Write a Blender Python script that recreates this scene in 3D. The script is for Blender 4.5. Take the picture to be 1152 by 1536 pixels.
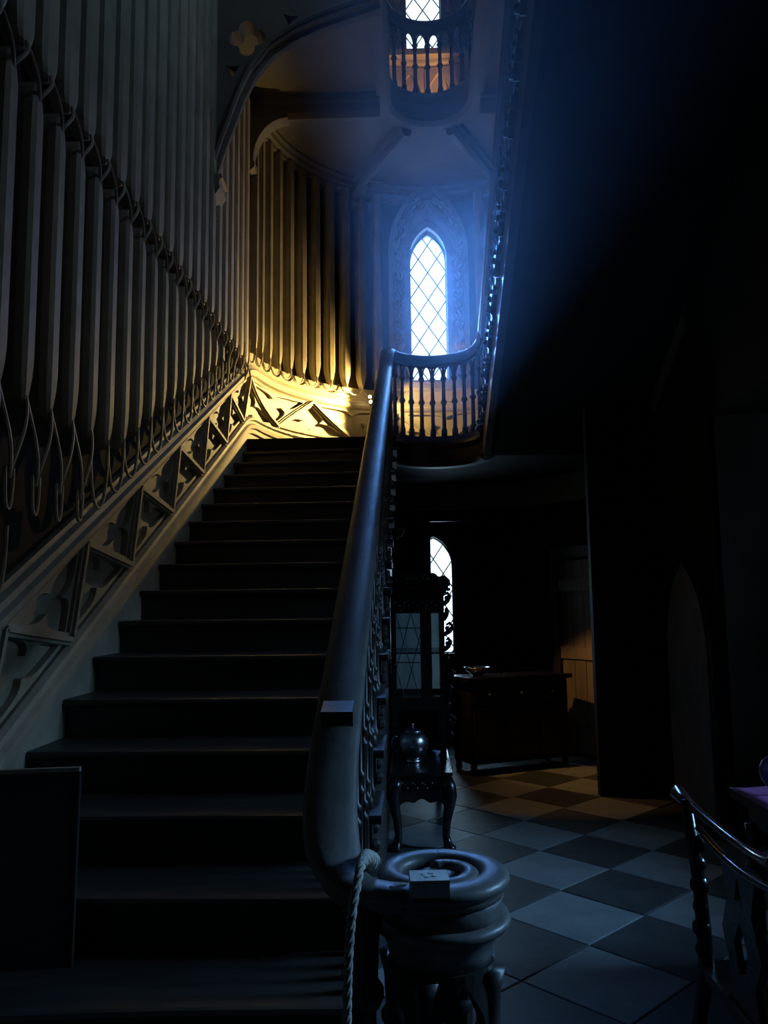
import bpy, bmesh, math, random
from mathutils import Vector, Matrix
random.seed(7)
PI = math.pi
for o in list(bpy.data.objects): bpy.data.objects.remove(o)
SC = bpy.context.scene
COL = SC.collection

# ------------------------------------------------------------------ camera
CAM_F = Vector((-0.0336959, 0.99280111, 0.11493715))
CAM_R = Vector((0.99929663, 0.0353615, -0.01248276))
CAM_U = Vector((0.01645725, -0.11443569, 0.99329433))
cd = bpy.data.cameras.new('camera'); cam = bpy.data.objects.new('camera', cd); COL.objects.link(cam)
m = Matrix.Identity(4)
for i in range(3):
    m[i][0] = CAM_R[i]; m[i][1] = CAM_U[i]; m[i][2] = -CAM_F[i]
m[0][3], m[1][3], m[2][3] = 0, 0, 1.6
cam.matrix_world = m
cd.sensor_fit = 'VERTICAL'; cd.sensor_height = 36; cd.lens = 1200 / 1536 * 36
cd.clip_start = 0.02; cd.clip_end = 200
SC.camera = cam

# ------------------------------------------------------------------ world and light
w = bpy.data.worlds.new('sky'); SC.world = w; w.use_nodes = True
bg = w.node_tree.nodes['Background']
bg.inputs[0].default_value = (0.80, 0.91, 1.0, 1); bg.inputs[1].default_value = 2.5
SC.view_settings.view_transform = 'Standard'; SC.view_settings.look = 'None'
SC.view_settings.exposure = 0.0; SC.view_settings.gamma = 1.0
SC.view_settings.use_curve_mapping = False

def look(o, target):
    d = Vector(target) - o.location
    o.rotation_euler = d.to_track_quat('-Z', 'Y').to_euler()
def area(name, loc, target, sx, sy, col, power, spread=PI):
    l = bpy.data.lights.new(name, 'AREA'); l.shape = 'RECTANGLE'; l.size = sx; l.size_y = sy
    l.color = col; l.energy = power; l.spread = spread
    o = bpy.data.objects.new(name, l); COL.objects.link(o); o.location = loc; look(o, target); return o
SKYC = (0.25, 0.55, 1.0)
# daylight outside each window
area('daylight_apse_lower', (0.26, 9.95, 5.3), (0.45, 5.5, 4.4), 0.62, 2.3, (0.13, 0.38, 1.0), 52)
area('daylight_apse_beam', (0.22, 10.05, 5.5), (1.05, 5.0, 3.75), 0.62, 2.0, (0.13, 0.38, 1.0), 58, math.radians(52))
area('daylight_apse_upper', (0.26, 9.95, 9.7), (0.26, 6.0, 8.4), 0.62, 2.3, (0.35, 0.6, 1.0), 12)
area('daylight_apse_ground', (0.30, 9.95, 1.7), (0.2, 7.0, 0.6), 0.62, 1.5, (0.45, 0.75, 1.0), 36)
area('daylight_hall_window', (7.0, 3.8, 3.8), (0.4, 3.4, 0.4), 1.8, 1.0, (0.26, 0.58, 1.0), 760)
area('added_high_daylight', (4.4, 4.4, 10.2), (-1.6, 5.2, 5.5), 1.8, 2.4, (0.35, 0.62, 1.0), 170)  # added light for the upper left wall

# ------------------------------------------------------------------ materials
def mat(name, col, rough=0.6, var=0.25, scale=6.0, stretch=(1, 1, 1), bump=0.2, bscale=40.0, metal=0.0, spec=0.5, col2=None, coat=0.0):
    M = bpy.data.materials.new(name); M.use_nodes = True
    nt = M.node_tree; b = nt.nodes['Principled BSDF']; L = nt.links.new
    tc = nt.nodes.new('ShaderNodeTexCoord'); mp = nt.nodes.new('ShaderNodeMapping'); mp.inputs['Scale'].default_value = stretch
    L(tc.outputs['Object'], mp.inputs[0])
    n = nt.nodes.new('ShaderNodeTexNoise'); n.inputs['Scale'].default_value = scale; n.inputs['Detail'].default_value = 6; n.inputs['Roughness'].default_value = 0.62
    L(mp.outputs[0], n.inputs['Vector'])
    r = nt.nodes.new('ShaderNodeValToRGB')
    c2 = col2 or tuple(c * (1 - var) for c in col)
    c1 = tuple(min(1, c * (1 + var * 0.5)) for c in col)
    r.color_ramp.elements[0].position = 0.33; r.color_ramp.elements[1].position = 0.68
    r.color_ramp.elements[0].color = (*c2, 1); r.color_ramp.elements[1].color = (*c1, 1)
    L(n.outputs['Fac'], r.inputs[0]); L(r.outputs[0], b.inputs['Base Color'])
    b.inputs['Metallic'].default_value = metal; b.inputs['Specular IOR Level'].default_value = spec
    rr = nt.nodes.new('ShaderNodeMapRange'); rr.inputs['To Min'].default_value = max(0.02, rough - 0.1); rr.inputs['To Max'].default_value = min(1, rough + 0.12)
    n2 = nt.nodes.new('ShaderNodeTexNoise'); n2.inputs['Scale'].default_value = bscale; n2.inputs['Detail'].default_value = 4
    L(mp.outputs[0], n2.inputs['Vector']); L(n2.outputs['Fac'], rr.inputs['Value']); L(rr.outputs[0], b.inputs['Roughness'])
    if bump > 0:
        bp = nt.nodes.new('ShaderNodeBump'); bp.inputs['Strength'].default_value = bump; bp.inputs['Distance'].default_value = 0.004
        L(n2.outputs['Fac'], bp.inputs['Height']); L(bp.outputs[0], b.inputs['Normal'])
    if coat: b.inputs['Coat Weight'].default_value = coat; b.inputs['Coat Roughness'].default_value = 0.15
    return M
PLASTER = mat('stone_coloured_paint', (0.33, 0.285, 0.20), 0.62, 0.3, 3.0, bump=0.35, bscale=30)
WALLBACK = mat('dark_wall_back', (0.024, 0.021, 0.018), 0.85, 0.4, 4.0, bump=0.3, spec=0.1)  # even near-black tone for the wall skin behind the ribs
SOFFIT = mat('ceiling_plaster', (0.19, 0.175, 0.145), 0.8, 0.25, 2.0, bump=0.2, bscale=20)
STONE = mat('carved_stone', (0.34, 0.30, 0.24), 0.75, 0.3, 8.0, bump=0.5, bscale=35)
OAK = mat('dark_oak', (0.030, 0.024, 0.020), 0.42, 0.45, 5.0, (1, 1, 0.12), 0.3, 30)
OAKX = mat('dark_oak_boards', (0.040, 0.034, 0.030), 0.46, 0.4, 6.0, (0.12, 1, 1), 0.35, 28)
RAILM = mat('worn_oak_rail', (0.15, 0.14, 0.13), 0.42, 0.4, 8.0, (1, 0.2, 1), 0.3, 45)
BLACKWOOD = mat('blackwood', (0.014, 0.010, 0.009), 0.24, 0.4, 9.0, bump=0.2, bscale=60)
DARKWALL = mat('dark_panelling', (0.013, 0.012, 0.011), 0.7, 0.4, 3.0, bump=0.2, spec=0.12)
PALE = mat('pale_grey', (0.36, 0.34, 0.31), 0.8, 0.3, 3.0, bump=0.2)
TILE_L = mat('pale_slate_tile', (0.20, 0.215, 0.225), 0.50, 0.25, 5.0, bump=0.25, bscale=18)
TILE_D = mat('dark_slate_tile', (0.050, 0.054, 0.056), 0.50, 0.35, 5.0, bump=0.25, bscale=18)
GROUT = mat('floor_bed', (0.03, 0.03, 0.03), 0.9)
LEAD = mat('lead', (0.03, 0.03, 0.033), 0.5, metal=0.6)
ROPE = mat('rope_fibre', (0.46, 0.43, 0.37), 0.9, 0.3, 60, bump=0.8, bscale=180)
SILVER = mat('tarnished_silver', (0.5, 0.52, 0.56), 0.26, 0.3, 12, metal=1.0, bump=0.05)
BRASS = mat('dull_brass', (0.16, 0.13, 0.09), 0.5, 0.3, 20, metal=0.5)
REDWOOD = mat('red_brown_wood', (0.075, 0.024, 0.016), 0.2, 0.4, 7, (0.2, 1, 1), bump=0.1, coat=0.6)
PURPLE = mat('purple_cloth', (0.25, 0.05, 0.22), 0.85, 0.4, 9, bump=0.6, bscale=120)
CHINA = mat('blue_and_white_china', (0.62, 0.66, 0.72), 0.15, 0.1, 16, col2=(0.03, 0.08, 0.38), bump=0)
BOARDM = mat('black_board', (0.018, 0.018, 0.018), 0.5, 0.2, 6, bump=0.1)
LINING = bpy.data.materials.new('added_glow_lining'); LINING.use_nodes = True  # added backing that passes window light to brighten the cabinet panes
_n = LINING.node_tree; _n.nodes.remove(_n.nodes['Principled BSDF']); _t = _n.nodes.new('ShaderNodeBsdfTranslucent'); _x = _n.nodes.new('ShaderNodeTexNoise'); _x.inputs['Scale'].default_value = 7
_r = _n.nodes.new('ShaderNodeValToRGB'); _r.color_ramp.elements[0].color = (0.35, 0.45, 0.48, 1); _r.color_ramp.elements[1].color = (0.8, 0.88, 0.9, 1)
_n.links.new(_x.outputs['Fac'], _r.inputs[0]); _n.links.new(_r.outputs[0], _t.inputs[0]); _n.links.new(_t.outputs[0], _n.nodes['Material Output'].inputs[0])
WARMDOOR = mat('limed_oak_door', (0.22, 0.17, 0.12), 0.6, 0.35, 5, (1, 1, 0.15), bump=0.3)
BRIGHT = mat('bleached_board', (0.66, 0.68, 0.66), 0.6, 0.3, 14, bump=0.3)

def glass(name, tint=(0.93, 0.97, 1.0), refl=0.12):
    M = bpy.data.materials.new(name); M.use_nodes = True; nt = M.node_tree
    nt.nodes.remove(nt.nodes['Principled BSDF']); out = nt.nodes['Material Output']
    t = nt.nodes.new('ShaderNodeBsdfTransparent'); t.inputs[0].default_value = (*tint, 1)
    g = nt.nodes.new('ShaderNodeBsdfGlossy'); g.inputs['Roughness'].default_value = 0.06
    mx = nt.nodes.new('ShaderNodeMixShader'); mx.inputs[0].default_value = refl
    nt.links.new(t.outputs[0], mx.inputs[1]); nt.links.new(g.outputs[0], mx.inputs[2]); nt.links.new(mx.outputs[0], out.inputs[0])
    return M
GLASS = glass('leaded_glass'); CABGLASS = glass('cabinet_glass', (0.75, 0.85, 0.88), 0.18)
def emit(name, col, s):
    M = bpy.data.materials.new(name); M.use_nodes = True; b = M.node_tree.nodes['Principled BSDF']
    b.inputs['Base Color'].default_value = (*col, 1); b.inputs['Emission Color'].default_value = (*col, 1); b.inputs['Emission Strength'].default_value = s
    return M
BULB = emit('warm_bulb', (1.0, 0.72, 0.34), 40)

# ------------------------------------------------------------------ helpers
def link(name, me, material, parent=None, smooth=False):
    o = bpy.data.objects.new(name, me); COL.objects.link(o)
    if material and not me.materials: me.materials.append(material)
    if smooth:
        for p in me.polygons: p.use_smooth = True
    if parent: o.parent = parent
    return o
def fixn(me):
    bm = bmesh.new(); bm.from_mesh(me); bmesh.ops.remove_doubles(bm, verts=bm.verts, dist=1e-5)
    bmesh.ops.recalc_face_normals(bm, faces=bm.faces); bm.to_mesh(me); bm.free()
def pyd(name, vs, fs, material, parent=None, smooth=False, fix=True):
    me = bpy.data.meshes.new(name); me.from_pydata([tuple(v) for v in vs], [], fs); me.update()
    if fix: fixn(me)
    return link(name, me, material, parent, smooth)
def tag(o, label, cat=None, group=None, kind=None):
    if label: o['label'] = label
    if cat: o['category'] = cat
    if group: o['group'] = group
    if kind: o['kind'] = kind
    return o
def thing(name, label, cat, loc=(0, 0, 0), kind=None, group=None):
    o = bpy.data.objects.new(name, None); COL.objects.link(o); o.location = loc; o.empty_display_size = 0.1
    return tag(o, label, cat, group, kind)
class MB:
    def __init__(s): s.v = []; s.f = []
    def add(s, vs, fs):
        n = len(s.v); s.v += [tuple(v) for v in vs]; s.f += [tuple(i + n for i in f) for f in fs]; return s
    def box(s, x0, x1, y0, y1, z0, z1):
        vs = [(x, y, z) for x in (x0, x1) for y in (y0, y1) for z in (z0, z1)]
        return s.add(vs, [(0, 1, 3, 2), (4, 6, 7, 5), (0, 4, 5, 1), (2, 3, 7, 6), (0, 2, 6, 4), (1, 5, 7, 3)])
    def tube(s, pts, rad, n=8, cap=True, sx=1.0):
        pts = [Vector(p) for p in pts]; N = len(pts)
        rs = rad if isinstance(rad, (list, tuple)) else [rad] * N
        vs = []; up = None
        for i, p in enumerate(pts):
            t = (pts[min(i + 1, N - 1)] - pts[max(i - 1, 0)]).normalized()
            if up is None:
                a = Vector((0, 0, 1)) if abs(t.z) < 0.9 else Vector((1, 0, 0))
                up = (a - t * a.dot(t)).normalized()
            else:
                up = (up - t * up.dot(t))
                up = up.normalized() if up.length > 1e-6 else Vector((1, 0, 0))
            sd = t.cross(up)
            for k in range(n):
                a = 2 * PI * k / n
                vs.append(p + (sd * math.cos(a) * sx + up * math.sin(a)) * rs[i])
        fs = [(i * n + k, i * n + (k + 1) % n, (i + 1) * n + (k + 1) % n, (i + 1) * n + k) for i in range(N - 1) for k in range(n)]
        if cap: fs += [tuple(range(n - 1, -1, -1)), tuple((N - 1) * n + k for k in range(n))]
        return s.add(vs, fs)
    def lathe(s, prof, c=(0, 0, 0), n=12):
        vs = [(c[0] + r * math.cos(2 * PI * k / n), c[1] + r * math.sin(2 * PI * k / n), c[2] + z) for r, z in prof for k in range(n)]
        N = len(prof)
        fs = [(i * n + k, i * n + (k + 1) % n, (i + 1) * n + (k + 1) % n, (i + 1) * n + k) for i in range(N - 1) for k in range(n)]
        fs += [tuple(range(n - 1, -1, -1)), tuple((N - 1) * n + k for k in range(n))]
        return s.add(vs, fs)
    def ball(s, c, r, n=8, m=5, sz=1.0):
        prof = [(max(1e-4, r * math.sin(PI * i / m)), -r * sz * math.cos(PI * i / m)) for i in range(m + 1)]
        return s.lathe(prof, c, n)
    def sweep(s, pts, prof, closed_prof=True):
        """vertical profile (side, height) swept along a path; side is horizontal."""
        pts = [Vector(p) for p in pts]; N = len(pts); n = len(prof(0) if callable(prof) else prof); vs = []
        for i, p in enumerate(pts):
            t = pts[min(i + 1, N - 1)] - pts[max(i - 1, 0)]; t.z = 0; t.normalize()
            sd = Vector((t.y, -t.x, 0))
            pr = prof(i / (N - 1)) if callable(prof) else prof
            for a, h in pr: vs.append(p + sd * a + Vector((0, 0, h)))
        fs = [(i * n + k, i * n + (k + 1) % n, (i + 1) * n + (k + 1) % n, (i + 1) * n + k) for i in range(N - 1) for k in range(n if closed_prof else n - 1)]
        if closed_prof: fs += [tuple(range(n - 1, -1, -1)), tuple((N - 1) * n + k for k in range(n))]
        return s.add(vs, fs)
    def prism(s, outer, holes, fmap, d0, d1, maxlen=None):
        """outer / holes: 2-D loops (u, v); fmap(u, v, d) -> xyz; faces at d0 and d1 plus side walls."""
        bm = bmesh.new(); loops = []
        for lp in [outer] + list(holes):
            loops.append([bm.verts.new((p[0], p[1], 0)) for p in lp])
        ed = []
        for L in loops:
            for i in range(len(L)): ed.append(bm.edges.new((L[i], L[(i + 1) % len(L)])))
        bmesh.ops.triangle_fill(bm, use_beauty=True, use_dissolve=False, edges=ed, normal=(0, 0, 1))
        if maxlen:
            for _ in range(4):
                le = [e for e in bm.edges if abs(e.verts[0].co.x - e.verts[1].co.x) > maxlen]
                if not le: break
                bmesh.ops.subdivide_edges(bm, edges=le, cuts=1)
            bmesh.ops.triangulate(bm, faces=bm.faces)
        bm.verts.index_update()
        vs = [v.co.copy() for v in bm.verts]; n = len(vs)
        tri = [tuple(v.index for v in f.verts) for f in bm.faces]
        bnd = [(e.verts[0].index, e.verts[1].index) for e in bm.edges if len(e.link_faces) == 1]
        bm.free()
        allv = [fmap(v.x, v.y, d0) for v in vs] + [fmap(v.x, v.y, d1) for v in vs]
        fs = tri + [tuple(i + n for i in reversed(t)) for t in tri] + [(a, b, b + n, a + n) for a, b in bnd]
        return s.add(allv, fs)
    def build(s, name, material, parent=None, smooth=False):
        return pyd(name, s.v, s.f, material, parent, smooth)
def instance(src, parent, loc=None, rotz=0.0, scale=None):
    o = src.copy(); COL.objects.link(o); o.parent = parent
    if loc is not None: o.location = loc
    o.rotation_euler = (0, 0, rotz)
    if scale: o.scale = scale
    return o
def lancet(cx, w, zb, zs, za, n=8):
    """pointed-arch outline, counter-clockwise from bottom left."""
    h = za - zs; c = max(0.0, (h * h - w * w) / (2 * w)); R = w + c
    pts = [(cx - w, zb), (cx + w, zb)]
    a1 = math.atan2(h, c) if c > 0 else PI / 2
    for i in range(n + 1):
        a = a1 * i / n; pts.append((cx - c + R * math.cos(a), zs + R * math.sin(a)))
    for i in range(n - 1, -1, -1):
        a = a1 * i / n; pts.append((cx + c - R * math.cos(a), zs + R * math.sin(a)))
    return pts
def clip_convex(poly, win):
    out = list(poly)
    for i in range(len(win)):
        a, b = win[i], win[(i + 1) % len(win)]; inp, out = out, []
        if math.hypot(b[0] - a[0], b[1] - a[1]) < 1e-9:
            out = inp; continue
        side = lambda p: (b[0] - a[0]) * (p[1] - a[1]) - (b[1] - a[1]) * (p[0] - a[0])
        for j in range(len(inp)):
            p, q = inp[j], inp[(j + 1) % len(inp)]; sp, sq = side(p), side(q)
            if sp >= 0: out.append(p)
            if (sp >= 0) != (sq >= 0):
                t = sp / (sp - sq); out.append((p[0] + (q[0] - p[0]) * t, p[1] + (q[1] - p[1]) * t))
        if not out: return []
    return out

# ------------------------------------------------------------------ the plan of the stair
RIS, GO, Y0, H0 = 0.1699, 0.3326, 2.0169, 7.417
CX, YC, RW, RS = 0.26, 7.65, 1.88, 0.48         # apse centre, wall radius, stair well radius
XW = CX - RW
SARC = YC + PI * RW                             # wall run s: left wall s = y, then the apse, then the right wall
LZ = 19 * RIS                                   # landing height
LZ2 = 7.00                                      # gallery height
RRIS = (LZ2 - LZ) / 22
def ystep(k): return Y0 + k * GO
def zstep(k): return (k + 2) * RIS
def nosing(y): return (y - Y0) / GO * RIS + 2 * RIS
def smin(a, b, k=0.10):
    h = max(0.0, k - abs(a - b)); return min(a, b) - h * h / (4 * k)
def smax(a, b, k=0.10): return -smin(-a, -b, k)
def base(s):
    z = smin(nosing(s), LZ, 0.16)
    return smax(z, LZ + RRIS + 0.522 * (s - SARC - 0.05), 0.16) if s > YC + 2 else z
def WP(s):
    if s < YC: return (XW, s, 1, 0)
    if s < SARC:
        a = (s - YC) / RW; return (CX - RW * math.cos(a), YC + RW * math.sin(a), math.cos(a), -math.sin(a))
    return (CX + RW, YC - (s - SARC), -1, 0)
def W(s, z, d):
    x, y, nx, ny = WP(s); return (x + nx * d, y + ny * d, z)
def srange(a, b, step=0.1):
    n = max(1, int(math.ceil((b - a) / step))); return [a + (b - a) * i / n for i in range(n + 1)]
def strip(name, s0, s1, zf, prof, material, parent, step=0.1, smooth=False):
    """closed moulding profile (dz, depth) run along the wall"""
    ss = srange(s0, s1, step); n = len(prof); vs = []
    for s in ss:
        for dz, d in prof: vs.append(W(s, zf(s) + dz, d))
    fs = [(i * n + k, i * n + (k + 1) % n, (i + 1) * n + (k + 1) % n, (i + 1) * n + k) for i in range(len(ss) - 1) for k in range(n)]
    fs += [tuple(range(n)), tuple((len(ss) - 1) * n + k for k in range(n - 1, -1, -1))]
    return pyd(name, vs, fs, material, parent, smooth)

# ------------------------------------------------------------------ shell
TOPZ = 12.0
WINS = [dict(n='window_1', w=0.225, zb=4.28, zs=5.87, za=6.25, label='tall pointed leaded window behind the curved landing balustrade'),
        dict(n='window_2', w=0.225, zb=8.58, zs=10.2, za=10.58, label='leaded window above the upper gallery balustrade'),
        dict(n='window_3', w=0.225, zb=1.02, zs=2.05, za=2.40, label='small leaded window glimpsed behind the carved cabinet')]
floor = MB().box(-1.7, 4.0, -3.1, 9.9, -0.12, -0.012).build('floor', GROUT); tag(floor, 'diagonally laid dark and pale stone tile floor', kind='structure')
hd = 0.363
# tiles laid on the diagonal
def tile_mesh(name, material):
    g = hd - 0.004; b = 0.006
    vs = [(g, 0, -0.012), (0, g, -0.012), (-g, 0, -0.012), (0, -g, -0.012)]
    vs += [(g, 0, -b * 0.5), (0, g, -b * 0.5), (-g, 0, -b * 0.5), (0, -g, -b * 0.5)]
    q = g - b; vs += [(q, 0, 0), (0, q, 0), (-q, 0, 0), (0, -q, 0)]
    fs = [(0, 1, 5, 4), (1, 2, 6, 5), (2, 3, 7, 6), (3, 0, 4, 7), (4, 5, 9, 8), (5, 6, 10, 9), (6, 7, 11, 10), (7, 4, 8, 11), (8, 9, 10, 11)]
    me = bpy.data.meshes.new(name); me.from_pydata(vs, [], fs); me.materials.append(material); return me
TL, TD = tile_mesh('pale_tile', TILE_L), tile_mesh('dark_tile', TILE_D)
cnt = 0
for i in range(-2, 5):
    for j in range(-3, 9):
        for off in (0, 1):
            x = 0.80 + 2 * hd * i + off * hd; y = 4.36 + 2 * hd * (j - 2) + off * hd
            if x < -0.35 or x > 3.5 or y < 1.3 or y > 9.2: continue
            if x > 1.0 + 0.48 * y: continue
            if x > 2.2 and y > 5.3: continue
            o = bpy.data.objects.new('tile', TL if off == 0 else TD); COL.objects.link(o); o.parent = floor
            o.location = (x, y, random.uniform(-0.0015, 0.001)); cnt += 1

def wall_columns(name, s0, s1, z0, z1, wins, material, step=0.1, label=None, jamb=0.22):
    """single-skin wall along the run with pointed openings and reveals"""
    sc = YC + PI * RW / 2; ss = set(srange(s0, s1, step))
    mb = MB()
    if wins:
        ss = {s for s in ss if abs(s - sc) > wins[0]['w'] + 0.01} | {sc + wins[0]['w'] * (i / 10 - 1) for i in range(21)}
    ss = sorted(ss)
    def ztop(wn, s):
        u = min(abs(s - sc), wn['w']); h = wn['za'] - wn['zs']; c = (h * h - wn['w'] ** 2) / (2 * wn['w']); R = wn['w'] + c
        return wn['zs'] + math.sqrt(max(0, R * R - (u + c) ** 2))
    for a, b in zip(ss[:-1], ss[1:]):
        if wins and abs((a + b) / 2 - sc) < wins[0]['w']:
            cuts = [(z0, z0)]
            for wn in sorted(wins, key=lambda q: q['zb']):
                cuts.append((wn['zb'], wn['zb'])); cuts.append((ztop(wn, a), ztop(wn, b)))
                for za, zb_ in ((cuts[-2]), (cuts[-1])),:
                    pass
                mb.add([W(a, wn['zb'], 0), W(b, wn['zb'], 0), W(b, wn['zb'], -jamb), W(a, wn['zb'], -jamb)], [(0, 1, 2, 3)])
                mb.add([W(a, cuts[-1][0], 0), W(b, cuts[-1][1], 0), W(b, cuts[-1][1], -jamb), W(a, cuts[-1][0], -jamb)], [(0, 1, 2, 3)])
            cuts.append((z1, z1))
            for i in range(0, len(cuts) - 1, 2):
                (la, lb), (ha, hb) = cuts[i], cuts[i + 1]
                mb.add([W(a, la, 0), W(b, lb, 0), W(b, hb, 0), W(a, ha, 0)], [(0, 1, 2, 3)])
        else:
            mb.add([W(a, z0, 0), W(b, z0, 0), W(b, z1, 0), W(a, z1, 0)], [(0, 1, 2, 3)])
    if wins:
        for wn in wins:
            for sg in (-1, 1):
                s = sc + sg * wn['w']
                mb.add([W(s, wn['zb'], 0), W(s, wn['zs'], 0), W(s, wn['zs'], -jamb), W(s, wn['zb'], -jamb)], [(0, 1, 2, 3)])
    o = mb.build(name, material); tag(o, label, kind='structure'); return o
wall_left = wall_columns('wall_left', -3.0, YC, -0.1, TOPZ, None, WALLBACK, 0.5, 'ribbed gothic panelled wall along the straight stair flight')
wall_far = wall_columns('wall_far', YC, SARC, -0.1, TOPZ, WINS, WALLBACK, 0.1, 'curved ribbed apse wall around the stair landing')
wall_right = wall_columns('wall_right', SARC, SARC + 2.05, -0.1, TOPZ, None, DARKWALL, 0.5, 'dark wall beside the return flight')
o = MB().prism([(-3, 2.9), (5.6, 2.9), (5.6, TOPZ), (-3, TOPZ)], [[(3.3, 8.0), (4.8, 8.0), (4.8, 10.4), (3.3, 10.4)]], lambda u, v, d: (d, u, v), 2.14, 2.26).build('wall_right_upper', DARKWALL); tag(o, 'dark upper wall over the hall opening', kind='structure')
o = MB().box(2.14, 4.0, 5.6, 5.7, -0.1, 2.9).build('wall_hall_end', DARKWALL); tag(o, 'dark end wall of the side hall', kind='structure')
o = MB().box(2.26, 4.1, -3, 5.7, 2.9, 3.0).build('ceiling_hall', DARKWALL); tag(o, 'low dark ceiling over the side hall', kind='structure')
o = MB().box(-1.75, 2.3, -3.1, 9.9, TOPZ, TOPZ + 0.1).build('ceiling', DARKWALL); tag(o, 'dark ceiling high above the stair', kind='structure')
# hall window wall
hw = MB()
Y1, Y2, Z1, Z2 = 2.3, 4.75, 1.82, 2.84
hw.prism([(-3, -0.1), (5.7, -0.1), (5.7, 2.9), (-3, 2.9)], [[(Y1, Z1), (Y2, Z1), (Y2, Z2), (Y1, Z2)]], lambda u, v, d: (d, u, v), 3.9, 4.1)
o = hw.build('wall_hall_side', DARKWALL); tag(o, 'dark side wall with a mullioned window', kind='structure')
w4 = MB()
for yy in (Y1 + 0.03, (Y1 + Y2) / 2, Y2 - 0.03): w4.box(3.96, 4.04, yy - 0.035, yy + 0.035, Z1, Z2)
for zz in (Z1 + 0.03, 2.3, Z2 - 0.03): w4.box(3.965, 4.035, Y1, Y2, zz - 0.03, zz + 0.03)
w4 = w4.build('window_4', OAK); tag(w4, 'mullioned side window of the hall', kind='structure')
for a, b in ((Y1 + 0.065, (Y1 + Y2) / 2 - 0.035), ((Y1 + Y2) / 2 + 0.035, Y2 - 0.065)):
    for c, d in ((Z1 + 0.06, 2.27), (2.33, Z2 - 0.06)): MB().box(3.997, 4.003, a, b, c, d).build('pane', GLASS, w4)
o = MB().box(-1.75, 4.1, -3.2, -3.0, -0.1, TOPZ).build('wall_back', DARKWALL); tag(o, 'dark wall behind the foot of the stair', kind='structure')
w5 = bpy.data.objects.new('added_window', None); COL.objects.link(w5); tag(w5, 'tall high window added out of sight above the return flight', kind='structure')  # unseen window added to light the upper left wall
fr5 = MB(); fr5.box(2.17, 2.23, 4.02, 4.08, 8.0, 10.4); fr5.box(2.175, 2.225, 3.3, 4.8, 9.0, 9.06); fr5.build('mullion', OAK, w5)
for a, b in ((3.3, 4.02), (4.08, 4.8)): 
    for c, d in ((8.0, 9.0), (9.06, 10.4)): MB().box(2.198, 2.202, a, b, c, d).build('pane', GLASS, w5)

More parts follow.
